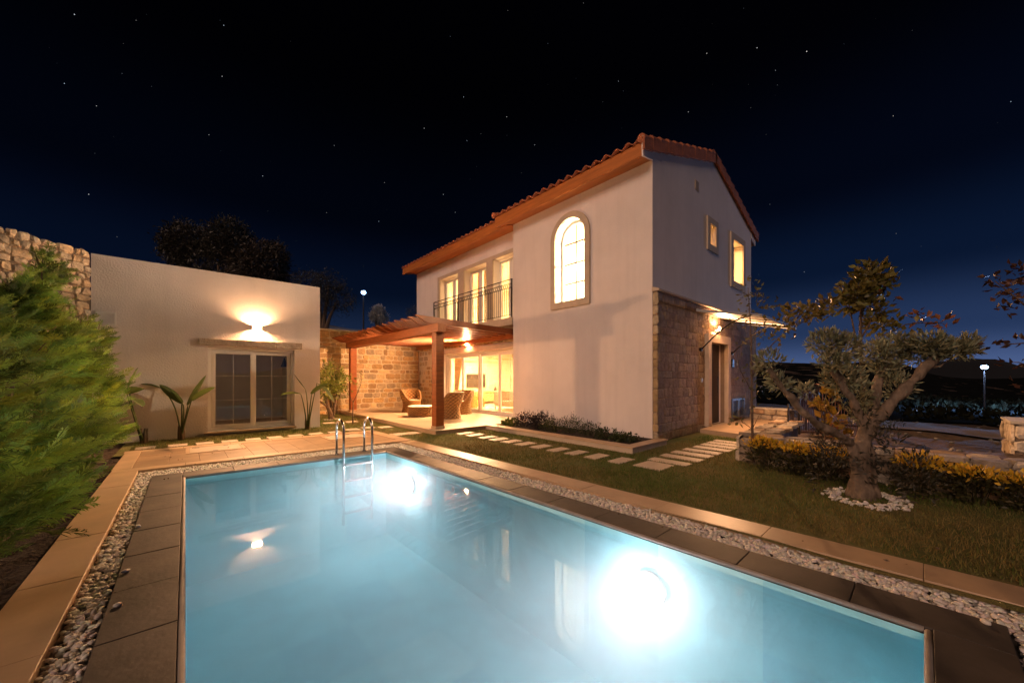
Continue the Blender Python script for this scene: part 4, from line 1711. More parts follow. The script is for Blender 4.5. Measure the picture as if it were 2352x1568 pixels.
# low retaining wall in the garden on the right
t = thing("retaining_wall", "low rough stone retaining wall behind the yellow shrubs", "stone wall", (6.7, .5, 0))
mb = MB()
mb.hexa([(6.52, 1.86, -.1), (6.40, -4.0, -.1), (6.85, -4.0, -.1), (6.95, 1.5, -.1), (6.52, 1.86, .36), (6.40, -4.0, .36), (6.85, -4.0, .36), (6.95, 1.5, .36)])
mb.hexa([(6.95, 1.52, -.1), (9.4, 1.72, -.1), (9.4, 2.06, -.1), (6.53, 1.90, -.1), (6.95, 1.52, .36), (9.4, 1.72, .36), (9.4, 2.06, .36), (6.53, 1.90, .36)])
mb.build("core", M['darkmortar'], t)
mb = MB()
masonry(mb, (6.50, 1.93, -.02), (-.0205, -1, 0), (0, 0, 1), (-1, 0, 0), 5.9, .40, seed=51, depth=.06, rows=(.12, .22), lens=(.2, .5), pal=PALR, jit=.02, gap=.012)
masonry(mb, (6.50, 1.93, -.02), (1, .05, 0), (0, 0, 1), (0, 1, 0), 2.9, .40, seed=52, depth=.05, rows=(.12, .22), lens=(.2, .5), pal=PALR, jit=.02, gap=.012)
mb.build("stones", M['rubble'], t)
mb = MB()
rd = random.Random(6)


def flag(cx_, cy_, rx, ry, z, rot):
    n = 7
    ring = []
    for k in range(n):
        an = 2*PI*k/n+rd.uniform(-.25, .25)
        x, y = rx*math.cos(an)*rd.uniform(.85, 1.1), ry*math.sin(an)*rd.uniform(.85, 1.1)
        ring.append((cx_+x*math.cos(rot)-y*math.sin(rot), cy_+x*math.sin(rot)+y*math.cos(rot)))
    tl = rd.uniform(-.012, .012)
    vs = [(x, y, z) for x, y in ring]+[(cx_+(x-cx_)*.9, cy_+(y-cy_)*.9, z+.05+tl*(x-cx_)/rx) for x, y in ring]
    c = rd.choice(PALR)
    k_ = rd.uniform(.8, 1.3)
    c = tuple(a*k_ for a in c)
    mb.add(vs, [tuple(range(n, 2*n))]+[(k, (k+1) % n, n+(k+1) % n, n+k) for k in range(n)], c)


y = 1.75
while y > -4:
    s = rd.uniform(.13, .24)
    flag(6.52, y-s, .17, s, .355+rd.uniform(0, .015), rd.uniform(-.2, .2))
    flag(6.80, y-s*.8, .17, s, .35+rd.uniform(0, .015), rd.uniform(-.2, .2))
    y -= 1.75*s
x = 6.75
while x < 9.35:
    s = rd.uniform(.13, .24)
    flag(x+s, 1.66+.03*(x-6.7), s, .15, .355+rd.uniform(0, .015), rd.uniform(-.2, .2))
    flag(x+s*.7, 1.92+.03*(x-6.7), s, .14, .35+rd.uniform(0, .015), rd.uniform(-.2, .2))
    x += 1.75*s
mb.build("cap_stones", M['rubble'], t)

t = thing("stone_pillar", "square pale stone pillar beside the dirt road at the right edge", "pillar", (11.2, -1.5, -.3))
mb = MB()
mb.box(10.78, 11.9, -2.3, -1.06, -.5, .50)
mb.build("core", M['darkmortar'], t)
mb = MB()
masonry(mb, (10.77, -1.05, -.5), (0, -1, 0), (0, 0, 1), (-1, 0, 0), 1.25, 1.0, seed=61, depth=.05, rows=(.2, .4), lens=(.25, .5), pal=[(.5, .42, .32), (.46, .36, .25), (.55, .48, .38)], jit=.02, gap=.014)
masonry(mb, (10.77, -1.05, -.5), (1, 0, 0), (0, 0, 1), (0, 1, 0), 1.1, 1.0, seed=62, depth=.05, rows=(.2, .4), lens=(.25, .5), pal=[(.5, .42, .32), (.46, .36, .25)], jit=.02, gap=.014)
mb.build("stones", M['rubble'], t)
mb = MB()
mb.box(10.72, 11.95, -2.35, -1.0, .501, .55)
mb.build("cap", M['concrete'], t, bevel=.01)

t = thing("parapet", "short low stone parapet at the far end of the entrance landing", "parapet", (12.4, 2.8, .1))
mb = MB()
mb.hexa([(12.6, 3.45, .0), (12.4, 2.5, .0), (12.75, 2.42, .0), (12.95, 3.45, .0), (12.6, 3.45, .40), (12.4, 2.5, .40), (12.75, 2.42, .40), (12.95, 3.45, .40)])
mb.build("core", M['darkmortar'], t)
mb = MB()
masonry(mb, (12.59, 3.46, .08), (-.206, -.978, 0), (0, 0, 1), (-.978, .206, 0), .98, .33, seed=63, depth=.04, rows=(.14, .2), lens=(.25, .45), pal=PALR, jit=.015)
mb.build("stones", M['rubble'], t)
mb = MB()
mb.hexa([(12.55, 3.46, .401), (12.34, 2.46, .401), (12.78, 2.38, .401), (12.98, 3.46, .401), (12.55, 3.46, .44), (12.34, 2.46, .44), (12.78, 2.38, .44), (12.98, 3.46, .44)])
mb.build("cap", M['concrete'], t, bevel=.006)

# iron stair railing at the end of the garden
t = thing("stair_railing", "rusty brown iron stair railing with slanting handrail beyond the landing", "railing", (10.6, 1.9, 0))
mb = MB()
A_, B_, C_ = Vector((10.62, 1.92, 0)), Vector((10.85, 1.62, 0)), Vector((12.6, .95, -1.0))
for p in (A_, B_):
    mb = MB()
    mb.bar(p, p+Vector((0, 0, 1.16)), .05, .05, (1, 0, 0))
    mb.build("post", M['iron'], t)
mb = MB()
for z in (1.15, 1.0): mb.bar(A_+Vector((0, 0, z)), B_+Vector((0, 0, z)), .04, .03)
mb.bar(B_+Vector((0, 0, 1.15)), C_+Vector((0, 0, 1.1)), .06, .05)
mb.bar(B_+Vector((0, 0, .1)), C_+Vector((0, 0, .1)), .04, .03)
mb.bar(A_+Vector((0, 0, .05)), B_+Vector((0, 0, .05)), .04, .03)
M['rust'] = mat("rusty_iron", (.10, .045, .03), .55, .5, var=.4, vscale=10)
mb.build("rails", M['rust'], t)
for k in range(11):
    f = (k+.5)/11
    p = A_.lerp(B_, f)
    mb = MB()
    mb.bar(p+Vector((0, 0, .06)), p+Vector((0, 0, 1.0)), .014, .014, (1, 0, 0))
    mb.build("baluster", M['rust'], t)
for k in range(16):
    f = (k+.5)/16
    p = B_.lerp(C_, f)
    mb = MB()
    mb.bar(p+Vector((0, 0, .1)), p+Vector((0, 0, 1.13-.03*f)), .014, .014, (1, 0, 0))
    mb.build("baluster", M['rust'], t)
t = thing("garden_gate", "dark iron garden gate with scrolls beside the low parapet", "gate", (11.6, 2.3, 0))
mb = MB()
for y0 in (2.38, 2.02): mb.bar((11.9, y0, -.1), (11.9, y0, .62), .04, .04, (1, 0, 0))
for z in (.08, .5): mb.bar((11.9, 2.38, z), (11.9, 2.02, z), .025, .025)
mb.build("frame", M['iron'], t)
mb = MB()
for y0 in (2.29, 2.2, 2.11):
    mb.bar((11.9, y0, .08), (11.9, y0, .5), .012, .012, (1, 0, 0))
    mb.tube([(11.9, y0+.035*math.cos(q*PI/6), .4+.05*math.sin(q*PI/6)) for q in range(13)], .007, 5, cap=False)
mb.build("scrolls", M['iron'], t)

# ------------------------------------------------------------------ pergola
pg = thing("pergola", "brown timber pergola with curved rafter ends over the patio", "pergola", (4.48, 7.7, .1))
for y in (7.70, 13.66):
    mb = MB()
    mb.box(4.385, 4.595, y-.105, y+.105, .165, 2.375)
    mb.build("post", M['wood'], pg, bevel=.006)
    mb = MB()
    mb.box(4.37, 4.61, y-.12, y+.12, .101, .164)
    mb.build("post_base", M['cream'], pg, bevel=.008)
mb = MB()
mb.box(4.34, 4.47, 7.44, 13.95, 2.376, 2.575)
mb.build("beam", M['wood_beam'], pg, bevel=.006)
mb = MB()
mb.box(4.475, 4.60, 7.50, 13.95, 2.376, 2.574)
mb.build("beam", M['wood_beam'], pg, bevel=.006)
mb = MB()
mb.box(7.20, 7.365, 7.99, 14.12, 2.47, 2.615)
mb.build("ledger", M['wood_beam'], pg, bevel=.004)
NR = 18
M['wood_rafter'] = mat("stained_wood_rafter", (.29, .08, .015), .5, spec=.3, var=.3, vscale=5, bump=.1, bscale=30, stretch=(.6, 6, 6), coat=0)
for k in range(NR):
    y = 7.62+(13.93-7.62)*k/(NR-1)
    yw = 8.06+(13.93-8.06)*k/(NR-1)          # set out slightly fanned: the house end starts clear of the block
    x1 = 7.19
    z0, z1 = 2.578, 2.735
    pts = [(3.88, z1), (3.86, z1-.03)]
    for q in range(1, 9):
        f = q/8
        pts.append((3.86+.36*f, z1-.03-(z1-.03-z0)*(.5-.5*math.cos(PI*f))*1.0))
    pts += [(x1, z0), (x1, z1)]
    mb = MB()
    mb.prism(pts, 'y', y-.03, y+.03)
    mb.v = [(a_, b_+(yw-y)*(a_-3.86)/(7.19-3.86), c_) for a_, b_, c_ in mb.v]
    mb.build("rafter", M['wood_rafter'], pg)

# ------------------------------------------------------------------ rattan furniture
def weave(prof_fn, c, a0, a1, z0, z1, nu, nv, amp=.012, off=0.0):
    """woven shell: prof_fn(z, ang)->radius; returns verts, faces with a basket weave relief and colour"""
    V, Cc = [], []
    for b_ in range(nv+1):
        for a in range(nu+1):
            f, g_ = b_/nv, a/nu
            an = a0+(a1-a0)*g_
            z = z0+(z1(an)-z0)*f if callable(z1) else z0+(z1-z0)*f
            r = prof_fn(z, an)
            s = math.sin(a*PI/2+(PI/2)*((b_//2) % 2)*2)*(.5+.5*math.cos(b_*PI))
            r += amp*s+off
            V.append((c[0]+r*math.cos(an), c[1]+r*math.sin(an), c[2]+z))
            k = .62+.55*max(-1, min(1, s*1.5))
            Cc.append((.46*k, .24*k, .075*k))
    F = []
    m = nu+1
    for b_ in range(nv):
        for a in range(nu): F.append((b_*m+a, b_*m+a+1, (b_+1)*m+a+1, (b_+1)*m+a))
    return V, F, Cc


def rattan_chair(cx_, cy_, face, lb):
    t = thing("rattan_chair", lb, "chair", (cx_, cy_, .1), "rattan chairs on the patio")
    c = (cx_, cy_, .1)

    def rad(z, an):
        d = math.cos(an-face)
        base = .34-.05*math.sin(min(1, z/.5)*PI)*.9
        if z > .38: base += .10*((z-.38)/.4)*max(0, -d*.5+.5)
        return base

    def topz(an):
        d = -math.cos(an-face)           # 1 at the back
        return .40+.36*sst((d+.75)/1.0)

    def sst(x):
        x = max(0, min(1, x))
        return x*x*(3-2*x)
    mb = MB()
    V, F, Cc = weave(rad, c, 0, 2*PI, 0.0, topz, 64, 30, .02)
    mb.colors = True
    mb.v += V
    mb.f += F
    mb.c += Cc
    b0 = len(mb.v)
    V2, F2, C2 = weave(rad, c, 0, 2*PI, .25, topz, 64, 18, .02, off=-.05)
    mb.v += V2
    mb.f += [tuple(b0+i for i in f[::-1]) for f in F2]
    mb.c += C2
    mb.build("woven_shell", M['rattan'], t, smooth=False)
    mb = MB()
    pts = []
    for k in range(49):
        an = 2*PI*k/48
        z = topz(an)
        r = rad(z, an)-.022
        pts.append((c[0]+r*math.cos(an), c[1]+r*math.sin(an), c[2]+z))
    mb.tube(pts, .030, 8, col=(.30, .165, .06), cap=False)
    mb.build("rim", M['rattan'], t, smooth=True)
    mb = MB()
    mb.lathe((c[0]+.02*math.cos(face), c[1]+.02*math.sin(face), c[2]+.32), [(.22, 0), (.265, .03), (.265, .08), (.23, .11), (.1, .12)], 28)
    mb.build("seat_cushion", M['cushion'], t, smooth=True)
    return t


rattan_chair(6.02, 12.15, R(-80), "woven rattan tub chair with cream cushion against the stone wall")
rattan_chair(5.93, 9.48, R(135), "woven rattan tub chair seen from behind beside the near pergola post")
rattan_chair(6.98, 10.40, R(200), "woven rattan tub chair with cream cushion in front of the sliding door")
t = thing("rattan_table", "low round woven rattan table with a glass top on the patio", "table", (5.62, 10.62, .1))
mb = MB()
V, F, Cc = weave(lambda z, an: .43-.5*(z-.15)**2, (5.62, 10.62, .1), 0, 2*PI, 0, .30, 96, 18, .02)
mb.colors = True
mb.v += V
mb.f += F
mb.c += Cc
mb.build("woven_drum", M['rattan'], t)
mb = MB()
mb.lathe((5.62, 10.62, .398), [(.42, 0), (.435, .006), (.435, .016), (.425, .022)], 48)
mb.build("table_top", M['cushion'], t, smooth=False)

# ------------------------------------------------------------------ street lamps
def street_lamp(x, y, zl, lb, p, h, k):
    zb = zl-h
    t = thing("street_lamp", lb, "street lamp", (x, y, zb), "street lamps")
    mb = MB()
    mb.tube([(x, y, zb-.5), (x, y, zl-.15*k)], [.07*k, .045*k], 10)
    mb.build("pole", M['iron'], t)
    mb = MB()
    mb.lathe((x, y, zl+.15*k), [(.24*k, 0), (.18*k, .08*k), (.04*k, .13*k)], 16)
    mb.build("cap", M['iron'], t)
    mb = MB()
    mb.lathe((x, y, zl-.15*k), [(.08*k, 0), (.17*k, .06*k), (.21*k, .15*k), (.17*k, .25*k), (.10*k, .29*k)], 16)
    mb.build("lantern", M['streetlens'], t, smooth=True)
    light("lamp_light", 'POINT', (x, y, zl), p, (.30, .52, 1), t, .25*k)
    return t


p = at(835, 672, 50)
street_lamp(p.x, p.y, p.z, "bright blue white street lamp on the hillside left of the house", 700, 4.6, 1.5)
p = at(2261, 843, 24)
street_lamp(p.x, p.y, p.z, "bright blue white street lamp beyond the dirt road at right", 4500, 2.7, .8)

# ------------------------------------------------------------------ conifer hedge
def frond_proto():
    """flat feathery spray, length 1 along +x, in the xy plane"""
    kites = []
    r = random.Random(12)

    def kite(p, d, L, w):
        d = Vector(d).normalized()
        n = Vector((-d.y, d.x, 0))
        p = Vector(p)
        kites.append([p, p+d*L*.4+n*w/2, p+d*L, p+d*L*.4-n*w/2])
    kite((0, 0, 0), (1, 0, 0), .55, .022)
    kite((.5, 0, 0), (1, .05, .1), .5, .026)
    for k in range(13):
        f = .06+.88*k/13
        for s in (-1, 1):
            an = s*R(r.uniform(24, 40))
            L = (.36*(1-f)+.10)*r.uniform(.75, 1.25)
            d = Vector((math.cos(an), math.sin(an), r.uniform(-.12, .25)))
            p = Vector((f+r.uniform(-.02, .02), 0, .02*r.uniform(-1, 1)))
            kite(p, d, L, .030)
            an2 = an+s*R(30)
            kite(p+d*L*.45, (math.cos(an2), math.sin(an2), r.uniform(-.1, .2)), L*.5, .024)
    return np.array([[tuple(v) for v in k] for k in kites])


FP = frond_proto()


def conifer(x, y, h, r, n, lb, seed, lean=(0, 0)):
    t = thing("conifer", lb, "conifer", (x, y, 0), "conifer hedge trees")
    rs = np.random.default_rng(seed)
    mb = MB()
    top = Vector((x+lean[0], y+lean[1], h))
    pts = [Vector((x, y, -.05)).lerp(top, k/6)+Vector((.02*math.sin(k*2), .02*math.cos(k*3), 0)) for k in range(7)]
    mb.tube(pts, [.05, .042, .036, .028, .02, .012, .004], 7)
    # boughs
    for k in range(30):
        f = rs.uniform(.1, .95)
        an = rs.uniform(0, 2*PI)
        rr = r*(1-f)**.55*.8
        p = Vector((x, y, 0)).lerp(top, f)
        mb.tube([p, p+Vector((math.cos(an)*rr*.5, math.sin(an)*rr*.5, .10)), p+Vector((math.cos(an)*rr, math.sin(an)*rr, .28))], [.012, .008, .003], 5)
    mb.build("trunk", M['bark'], t)
    nb = int(n/15)
    fb = rs.uniform(.02, 1.0, nb)**1.1
    fb[:3] = (.97, .92, .87)
    ab = rs.uniform(0, 2*PI, nb)
    envb = r*np.minimum(1, (fb/.06+.3))**.4*(1-np.clip((fb-.25)/.75, 0, 1)**1.2)*rs.uniform(.7, 1.2, nb)+.04
    bi = rs.integers(0, nb, n)
    sb = rs.uniform(.25, 1.0, n)**.8
    f = fb[bi]
    dirb = np.stack([np.cos(ab), np.sin(ab), np.full(nb, .35)], 1)
    P = np.stack([x+lean[0]*f, y+lean[1]*f, f*h*.97], 1)+dirb[bi]*(envb[bi]*sb)[:, None]+rs.normal(0, .045, (n, 3))
    P[:, 2] += .10*sb*sb
    D = dirb[bi]+rs.normal(0, .42, (n, 3))
    D += np.array([.55, -.25, .45])              # the breeze pushes sprays towards the pool
    D = nrm(D)
    S = nrm(np.cross(D, rs.normal(size=(n, 3))))
    Nn = np.cross(D, S)
    Ls = rs.uniform(.18, .38, n)*(1-.4*f)
    q = FP.reshape(-1, 3)
    bend = q[:, 0]**2
    V = P[:, None, :]+Ls[:, None, None]*(q[None, :, 0:1]*D[:, None, :]+q[None, :, 1:2]*S[:, None, :]+(q[None, :, 2:3]-.12*bend[None, :, None])*Nn[:, None, :])
    m = len(q)
    F = (np.arange(n)[:, None]*m+np.arange(m)[None]).reshape(-1, 4)
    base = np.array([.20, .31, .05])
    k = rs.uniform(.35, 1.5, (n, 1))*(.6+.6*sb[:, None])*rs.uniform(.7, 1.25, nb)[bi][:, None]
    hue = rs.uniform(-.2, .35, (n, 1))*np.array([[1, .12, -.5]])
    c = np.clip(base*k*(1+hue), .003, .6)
    # sprays turn paler towards the bough ends
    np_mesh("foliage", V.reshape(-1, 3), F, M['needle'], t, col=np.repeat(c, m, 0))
    return t


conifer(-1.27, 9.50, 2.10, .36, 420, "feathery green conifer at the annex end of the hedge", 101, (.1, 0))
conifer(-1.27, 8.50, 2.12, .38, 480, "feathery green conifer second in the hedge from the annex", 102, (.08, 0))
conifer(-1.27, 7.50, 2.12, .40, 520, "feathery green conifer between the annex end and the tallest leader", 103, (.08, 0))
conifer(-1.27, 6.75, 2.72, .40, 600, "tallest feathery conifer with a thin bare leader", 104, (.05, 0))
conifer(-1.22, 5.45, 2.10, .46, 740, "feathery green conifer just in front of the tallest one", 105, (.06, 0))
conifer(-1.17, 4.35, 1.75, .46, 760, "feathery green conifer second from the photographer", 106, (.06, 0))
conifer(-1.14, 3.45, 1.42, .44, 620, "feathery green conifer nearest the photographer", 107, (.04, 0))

# ------------------------------------------------------------------ broad leaf plants
def blade(mb, p0, p1, wd, droop, col, n=9, vee=.35, roll=0, tear=0):
    """big paddle leaf from p0 to p1 with a fold along its rib"""
    p0, p1 = Vector(p0), Vector(p1)
    d = p1-p0
    L = d.length
    sd = d.cross(Vector((0, 0, 1)))
    if sd.length < .01: sd = Vector((1, 0, 0))
    sd.normalize()
    sd = Matrix.Rotation(roll, 3, d.normalized()) @ sd
    upv = sd.cross(d).normalized()
    vs = []
    rd = random.Random(int(L*1e4)+n)
    for k in range(n+1):
        f = k/n
        c = p0.lerp(p1, f)+Vector((0, 0, -droop*f*f*L))
        w_ = wd*.5*math.sin(PI*min(1, f*.93+.07))**.65*(1.0 if f < .75 else 1)*(1+tear*rd.uniform(-1, 1))
        vs += [c-sd*w_+upv*w_*vee, c, c+sd*w_+upv*w_*vee]
    fs = []
    for k in range(n):
        a = k*3
        fs += [(a, a+1, a+4, a+3), (a+1, a+2, a+5, a+4)]
    mb.add(vs, fs, col)


def paradise(base, stalks, lb):
    """stalks: (mid, tip of petiole, leaf end, width)"""
    t = thing("strelitzia", lb, "plant", base, "paddle leaved plants at the annex")
    base = Vector(base)
    mb = MB()
    for k in range(5):
        a = 2*PI*k/5
        mb.tube([base+Vector((.025*math.cos(a), .025*math.sin(a), -.05)), base+Vector((.04*math.cos(a), .04*math.sin(a), .16)), base+Vector((.05*math.cos(a), .02*math.sin(a), .30))], [.038, .026, .012], 7, col=(.16, .10, .05))
    for mid, tip, end, wd, dr, rl in stalks:
        b0 = base+Vector((rd.uniform(-.02, .02), rd.uniform(-.02, .02), 0))
        pts = []
        for k in range(9):
            f = k/8
            pts.append((b0*(1-f)**2)+(Vector(mid)*2*f*(1-f))+(Vector(tip)*f*f))
        mb.tube(pts, [.018-.0012*k for k in range(9)], 7, col=(.09, .11, .03))
    mb.build("stems", M['leaf'], t, smooth=True)
    for mid, tip, end, wd, dr, rl in stalks:
        a = MB()
        g_ = rd.uniform(.8, 1.2)
        blade(a, tip, end, wd, dr, (.075*g_, .105*g_, .028*g_), 12, .3, rl, .06)
        a.build("leaf", M['leaf_gloss'], t)
    return t


D1 = 7.65
q = lambda x, y, d=D1: at(x, y, d)
b0 = (-.07, 10.34, 0)
paradise(b0, [
    (q(412, 925), q(372, 893), q(320, 872, 7.5), .15, .25, .3),
    (q(418, 905), q(418, 925), q(366, 876, 7.5), .15, .1, 1.9),
    (q(425, 930), q(420, 928), q(384, 888, 7.6), .12, .1, .6),
    (q(428, 950), q(432, 930), q(474, 868, 7.6), .17, -.1, .2),
    (q(432, 940), q(440, 920), q(494, 876, 7.5), .13, .15, -.5)],
    "paddle leaved plant left of the annex window with four arching leaves")
D2 = 9.2
b0 = (2.30, 10.36, 0)
paradise(b0, [
    (q(700, 930, 8.95), q(691, 905, 8.9), q(642, 897, 8.8), .20, .25, .2),
    (q(708, 925, 8.95), q(702, 895, 8.9), q(674, 862, 8.9), .12, -.1, .4),
    (q(712, 930, 8.95), q(716, 905, 8.9), q(758, 868, 8.8), .20, .2, -.2),
    (q(714, 940, 8.95), q(728, 880, 8.9), q(768, 905, 8.7), .18, .35, -.3)],
    "paddle leaved plant at the right corner of the annex")
b0 = (-.62, 10.30, 0)
paradise(b0, [
    (q(300, 930, 7.0), q(296, 890, 6.9), q(318, 838, 6.8), .22, .1, 1.0),
    (q(300, 930, 7.0), q(292, 905, 6.9), q(328, 880, 6.8), .2, .2, -.4),
    (q(300, 940, 7.0), q(296, 915, 6.9), q(328, 920, 6.8), .22, .3, -.2)],
    "dark paddle leaved plant half hidden behind the hedge end")

# citrus tree by the stone wall
def limbs(mb, paths, seg=8):
    for pts, rads in paths: mb.tube(pts, rads, seg)


t = thing("citrus_tree", "small round citrus tree with glossy yellow green leaves by the stone wall", "tree", (3.42, 12.35, 0))
mb = MB()
c = Vector((3.42, 12.35, 0))
limbs(mb, [([c+Vector((0, 0, -.05)), c+Vector((-.02, .0, .18)), c+Vector((-.12, 0, .42)), c+Vector((-.2, .05, .8))], [.10, .075, .055, .03]),
           ([c+Vector((.02, 0, .1)), c+Vector((.08, 0, .38)), c+Vector((.12, -.05, .7)), c+Vector((.25, 0, 1.0))], [.07, .05, .04, .02]),
           ([c+Vector((0, 0, .3)), c+Vector((.0, .1, .6)), c+Vector((.02, .05, 1.2))], [.05, .035, .015]),
           ([c+Vector((-.12, 0, .42)), c+Vector((-.38, 0, .62)), c+Vector((-.45, 0, .9))], [.04, .025, .01])])
mb.build("trunk", M['bark'], t, smooth=True)
P, D = blob_points([(3.40, 12.35, 1.15, .48, .48, .42), (3.2, 12.3, .95, .38, .4, .32), (3.68, 12.3, 1.1, .36, .38, .36), (3.45, 12.3, 1.5, .32, .32, .26), (3.35, 12.4, 1.72, .2, .2, .16)], 1500, .4)
P, D = clumpy(P, D, .72, 4, 3)
n = len(P)
leaves("foliage", P, D+rng.normal(0, .6, (n, 3))+np.array([0, 0, .35]), rng.uniform(.08, .14, n), rng.uniform(.04, .06, n), (.17, .20, .028), .35, M['leaf_gloss'], t)
pb = np.array([[3.42+.22*math.cos(a)*r_, 12.3+.16*math.sin(a)*r_, .012] for a, r_ in zip(rng.uniform(0, 6.28, 60), rng.uniform(.5, 1.1, 60))])
tag(pebbles("pebble_ring", pb, .02), "few white pebbles scattered round the citrus tree foot", "pebbles", kind='stuff')

# bare sapling near the patio corner
t = thing("sapling", "thin bare forked sapling on the grass in front of the far pergola post", "sapling", (3.52, 10.7, 0))
s = Vector((3.52, 10.7, 0))
mb = MB()
mb.tube([s+Vector((0, 0, -.03)), s+Vector((0, 0, .3)), s+Vector((.01, 0, .62))], [.018, .016, .013], 7)
fk = s+Vector((.01, 0, .62))
mb.tube([fk, at(800, 905, 10.25), at(797, 872, 10.2), at(799, 862, 10.2)], [.011, .008, .005, .003], 6)
mb.tube([fk, at(820, 905, 10.25), at(829, 880, 10.2), at(831, 850, 10.2)], [.011, .008, .006, .003], 6)
mb.build("stem", M['bark'], t, smooth=True)
P = np.array([at(829+rng.uniform(-3, 3), rng.uniform(850, 885), 10.2) for _ in range(22)])
leaves("foliage", P, rng.normal(size=(22, 3))+np.array([0, 0, .6]), np.full(22, .05), np.full(22, .02), (.12, .12, .04), .3, M['leaf'], t)

# planter plants -----------------------------------------------------------
def bushy(name, c, rx, ry, h, n, base, var, L, Wd, lb, cat, grp=None, upb=.9, spikes=0, m='leaf', stems=14, tips=None):
    t = thing(name, lb, cat, c, grp)
    c = Vector(c)
    mb = MB()
    for k in range(stems):
        a, r_ = rng.uniform(0, 6.28), rng.uniform(.1, .9)
        mb.tube([c+Vector((rx*r_*.4*math.cos(a), ry*r_*.4*math.sin(a), -.02)), c+Vector((rx*r_*math.cos(a), ry*r_*math.sin(a), h*rng.uniform(.6, .95)))], [.006, .002], 5, col=tuple(x*.7 for x in base))
    mb.build("stems", M[m], t)
    P, D = blob_points([(c.x, c.y, c.z+h*.45, rx, ry, h*.5)], n, .3)
    P[:, 2] = np.maximum(P[:, 2], c.z+.01)
    P, D = clumpy(P, D, .75, 9, int(abs(c.y)*100))
    k = len(P)
    V, F = leaf_arrays(P, D+rng.normal(0, .5, (k, 3))+np.array([0, 0, upb]), rng.uniform(.6, 1.2, k)*L, rng.uniform(.7, 1.2, k)*Wd)
    cc = leaf_cols(k, base, var)
    if tips:                                  # fresh golden growth on top
        P, D = blob_points([tips], 330, .5)
        s_ = D[:, 2] > -.1
        P, D = P[s_], D[s_]
        V2, F2 = leaf_arrays(P, D+rng.normal(0, .4, D.shape)+np.array([0, 0, .8]), rng.uniform(.045, .07, len(P)), rng.uniform(.025, .036, len(P)))
        F = np.concatenate([F, F2+len(V)])
        V = np.concatenate([V, V2])
        cc = np.concatenate([cc, leaf_cols(len(P), (.58, .36, .03), .35)])
    np_mesh("foliage", V, F, M[m], t, col=cc)
    if spikes:
        SP, SD = [], []
        for q_ in range(spikes):
            a, r_ = rng.uniform(0, 6.28), rng.uniform(0, 1)
            p = np.array([c.x+rx*r_*math.cos(a), c.y+ry*r_*math.sin(a), c.z+h*(1.0-.35*r_*r_)])
            hh = rng.uniform(.06, .16)
            for z in np.linspace(0, hh, 12):
                SP.append(p+np.array([rng.normal(0, .004), rng.normal(0, .004), z-.03]))
                SD.append(rng.normal(size=3)*.6+np.array([0, 0, .7]))
        leaves("flower_spikes", np.array(SP), np.array(SD), np.full(len(SP), .022), np.full(len(SP), .014), (.05, .03, .03), .3, M[m], t)
    return t


PG = "herbs in the planter"
bushy("lettuce_plant", (6.35, 7.15, .06), .26, .2, .16, 160, (.13, .16, .03), .25, .09, .08, "light green broad leaved plant at the patio end of the planter", "plant", PG, .4)
bushy("purple_basil", (6.50, 6.75, .06), .32, .28, .34, 800, (.032, .022, .022), .4, .05, .032, "dark purple leaved herb bush, nearest the patio", "herb", PG, .8, 16)
bushy("purple_basil", (6.55, 6.25, .06), .34, .30, .38, 900, (.03, .022, .022), .4, .05, .032, "dark purple leaved herb bush, beside the first green one", "herb", PG, .8, 20)
bushy("green_herb", (6.40, 5.75, .06), .30, .28, .30, 800, (.065, .08, .02), .4, .05, .018, "bright green narrow leaved herb bush in mid planter", "herb", PG, .9, 0)
bushy("green_herb", (6.50, 5.30, .06), .32, .28, .36, 900, (.055, .07, .02), .4, .05, .016, "tallest green herb bush below the arched window", "herb", PG, 1.0, 10)
bushy("green_herb", (6.52, 4.85, .06), .32, .28, .27, 800, (.05, .062, .02), .4, .045, .018, "green herb bush right of the tallest green one", "herb", PG, .8, 5)
bushy("ground_herb", (6.48, 4.38, .06), .34, .28, .20, 650, (.04, .055, .018), .4, .05, .03, "low dark green spreading herb", "herb", PG, .4)
bushy("ground_herb", (6.48, 3.92, .06), .30, .26, .15, 520, (.05, .065, .02), .4, .055, .04, "low pale green spreading herb at the corner end of the planter", "herb", PG, .3)

# golden shrubs along the retaining wall
GS = [(1.50, "golden leaved shrub closest to the thin sapling"), (1.12, "golden leaved shrub second from the thin sapling"), (.80, "golden leaved shrub just left of the olive trunk"),
      (.02, "golden leaved shrub just right of the olive trunk"), (-.34, "golden leaved shrub second right of the olive trunk"), (-.68, "golden leaved shrub below the dirt road"),
      (-1.02, "golden leaved shrub at the right photo edge")]
for k, (y, lb) in enumerate(GS):
    h = (.42, .40, .40, .42, .36, .34, .36)[k]
    t = bushy("golden_shrub", (6.12-.02*(1.5-y), y, 0), .25, .21, h, 560, (.05, .045, .014), .45, .055, .032, lb, "shrub", "golden shrubs along the retaining wall", .7, m='leaf_gloss', tips=(6.10-.02*(1.5-y), y, h*.8, .24, .21, h*.26))

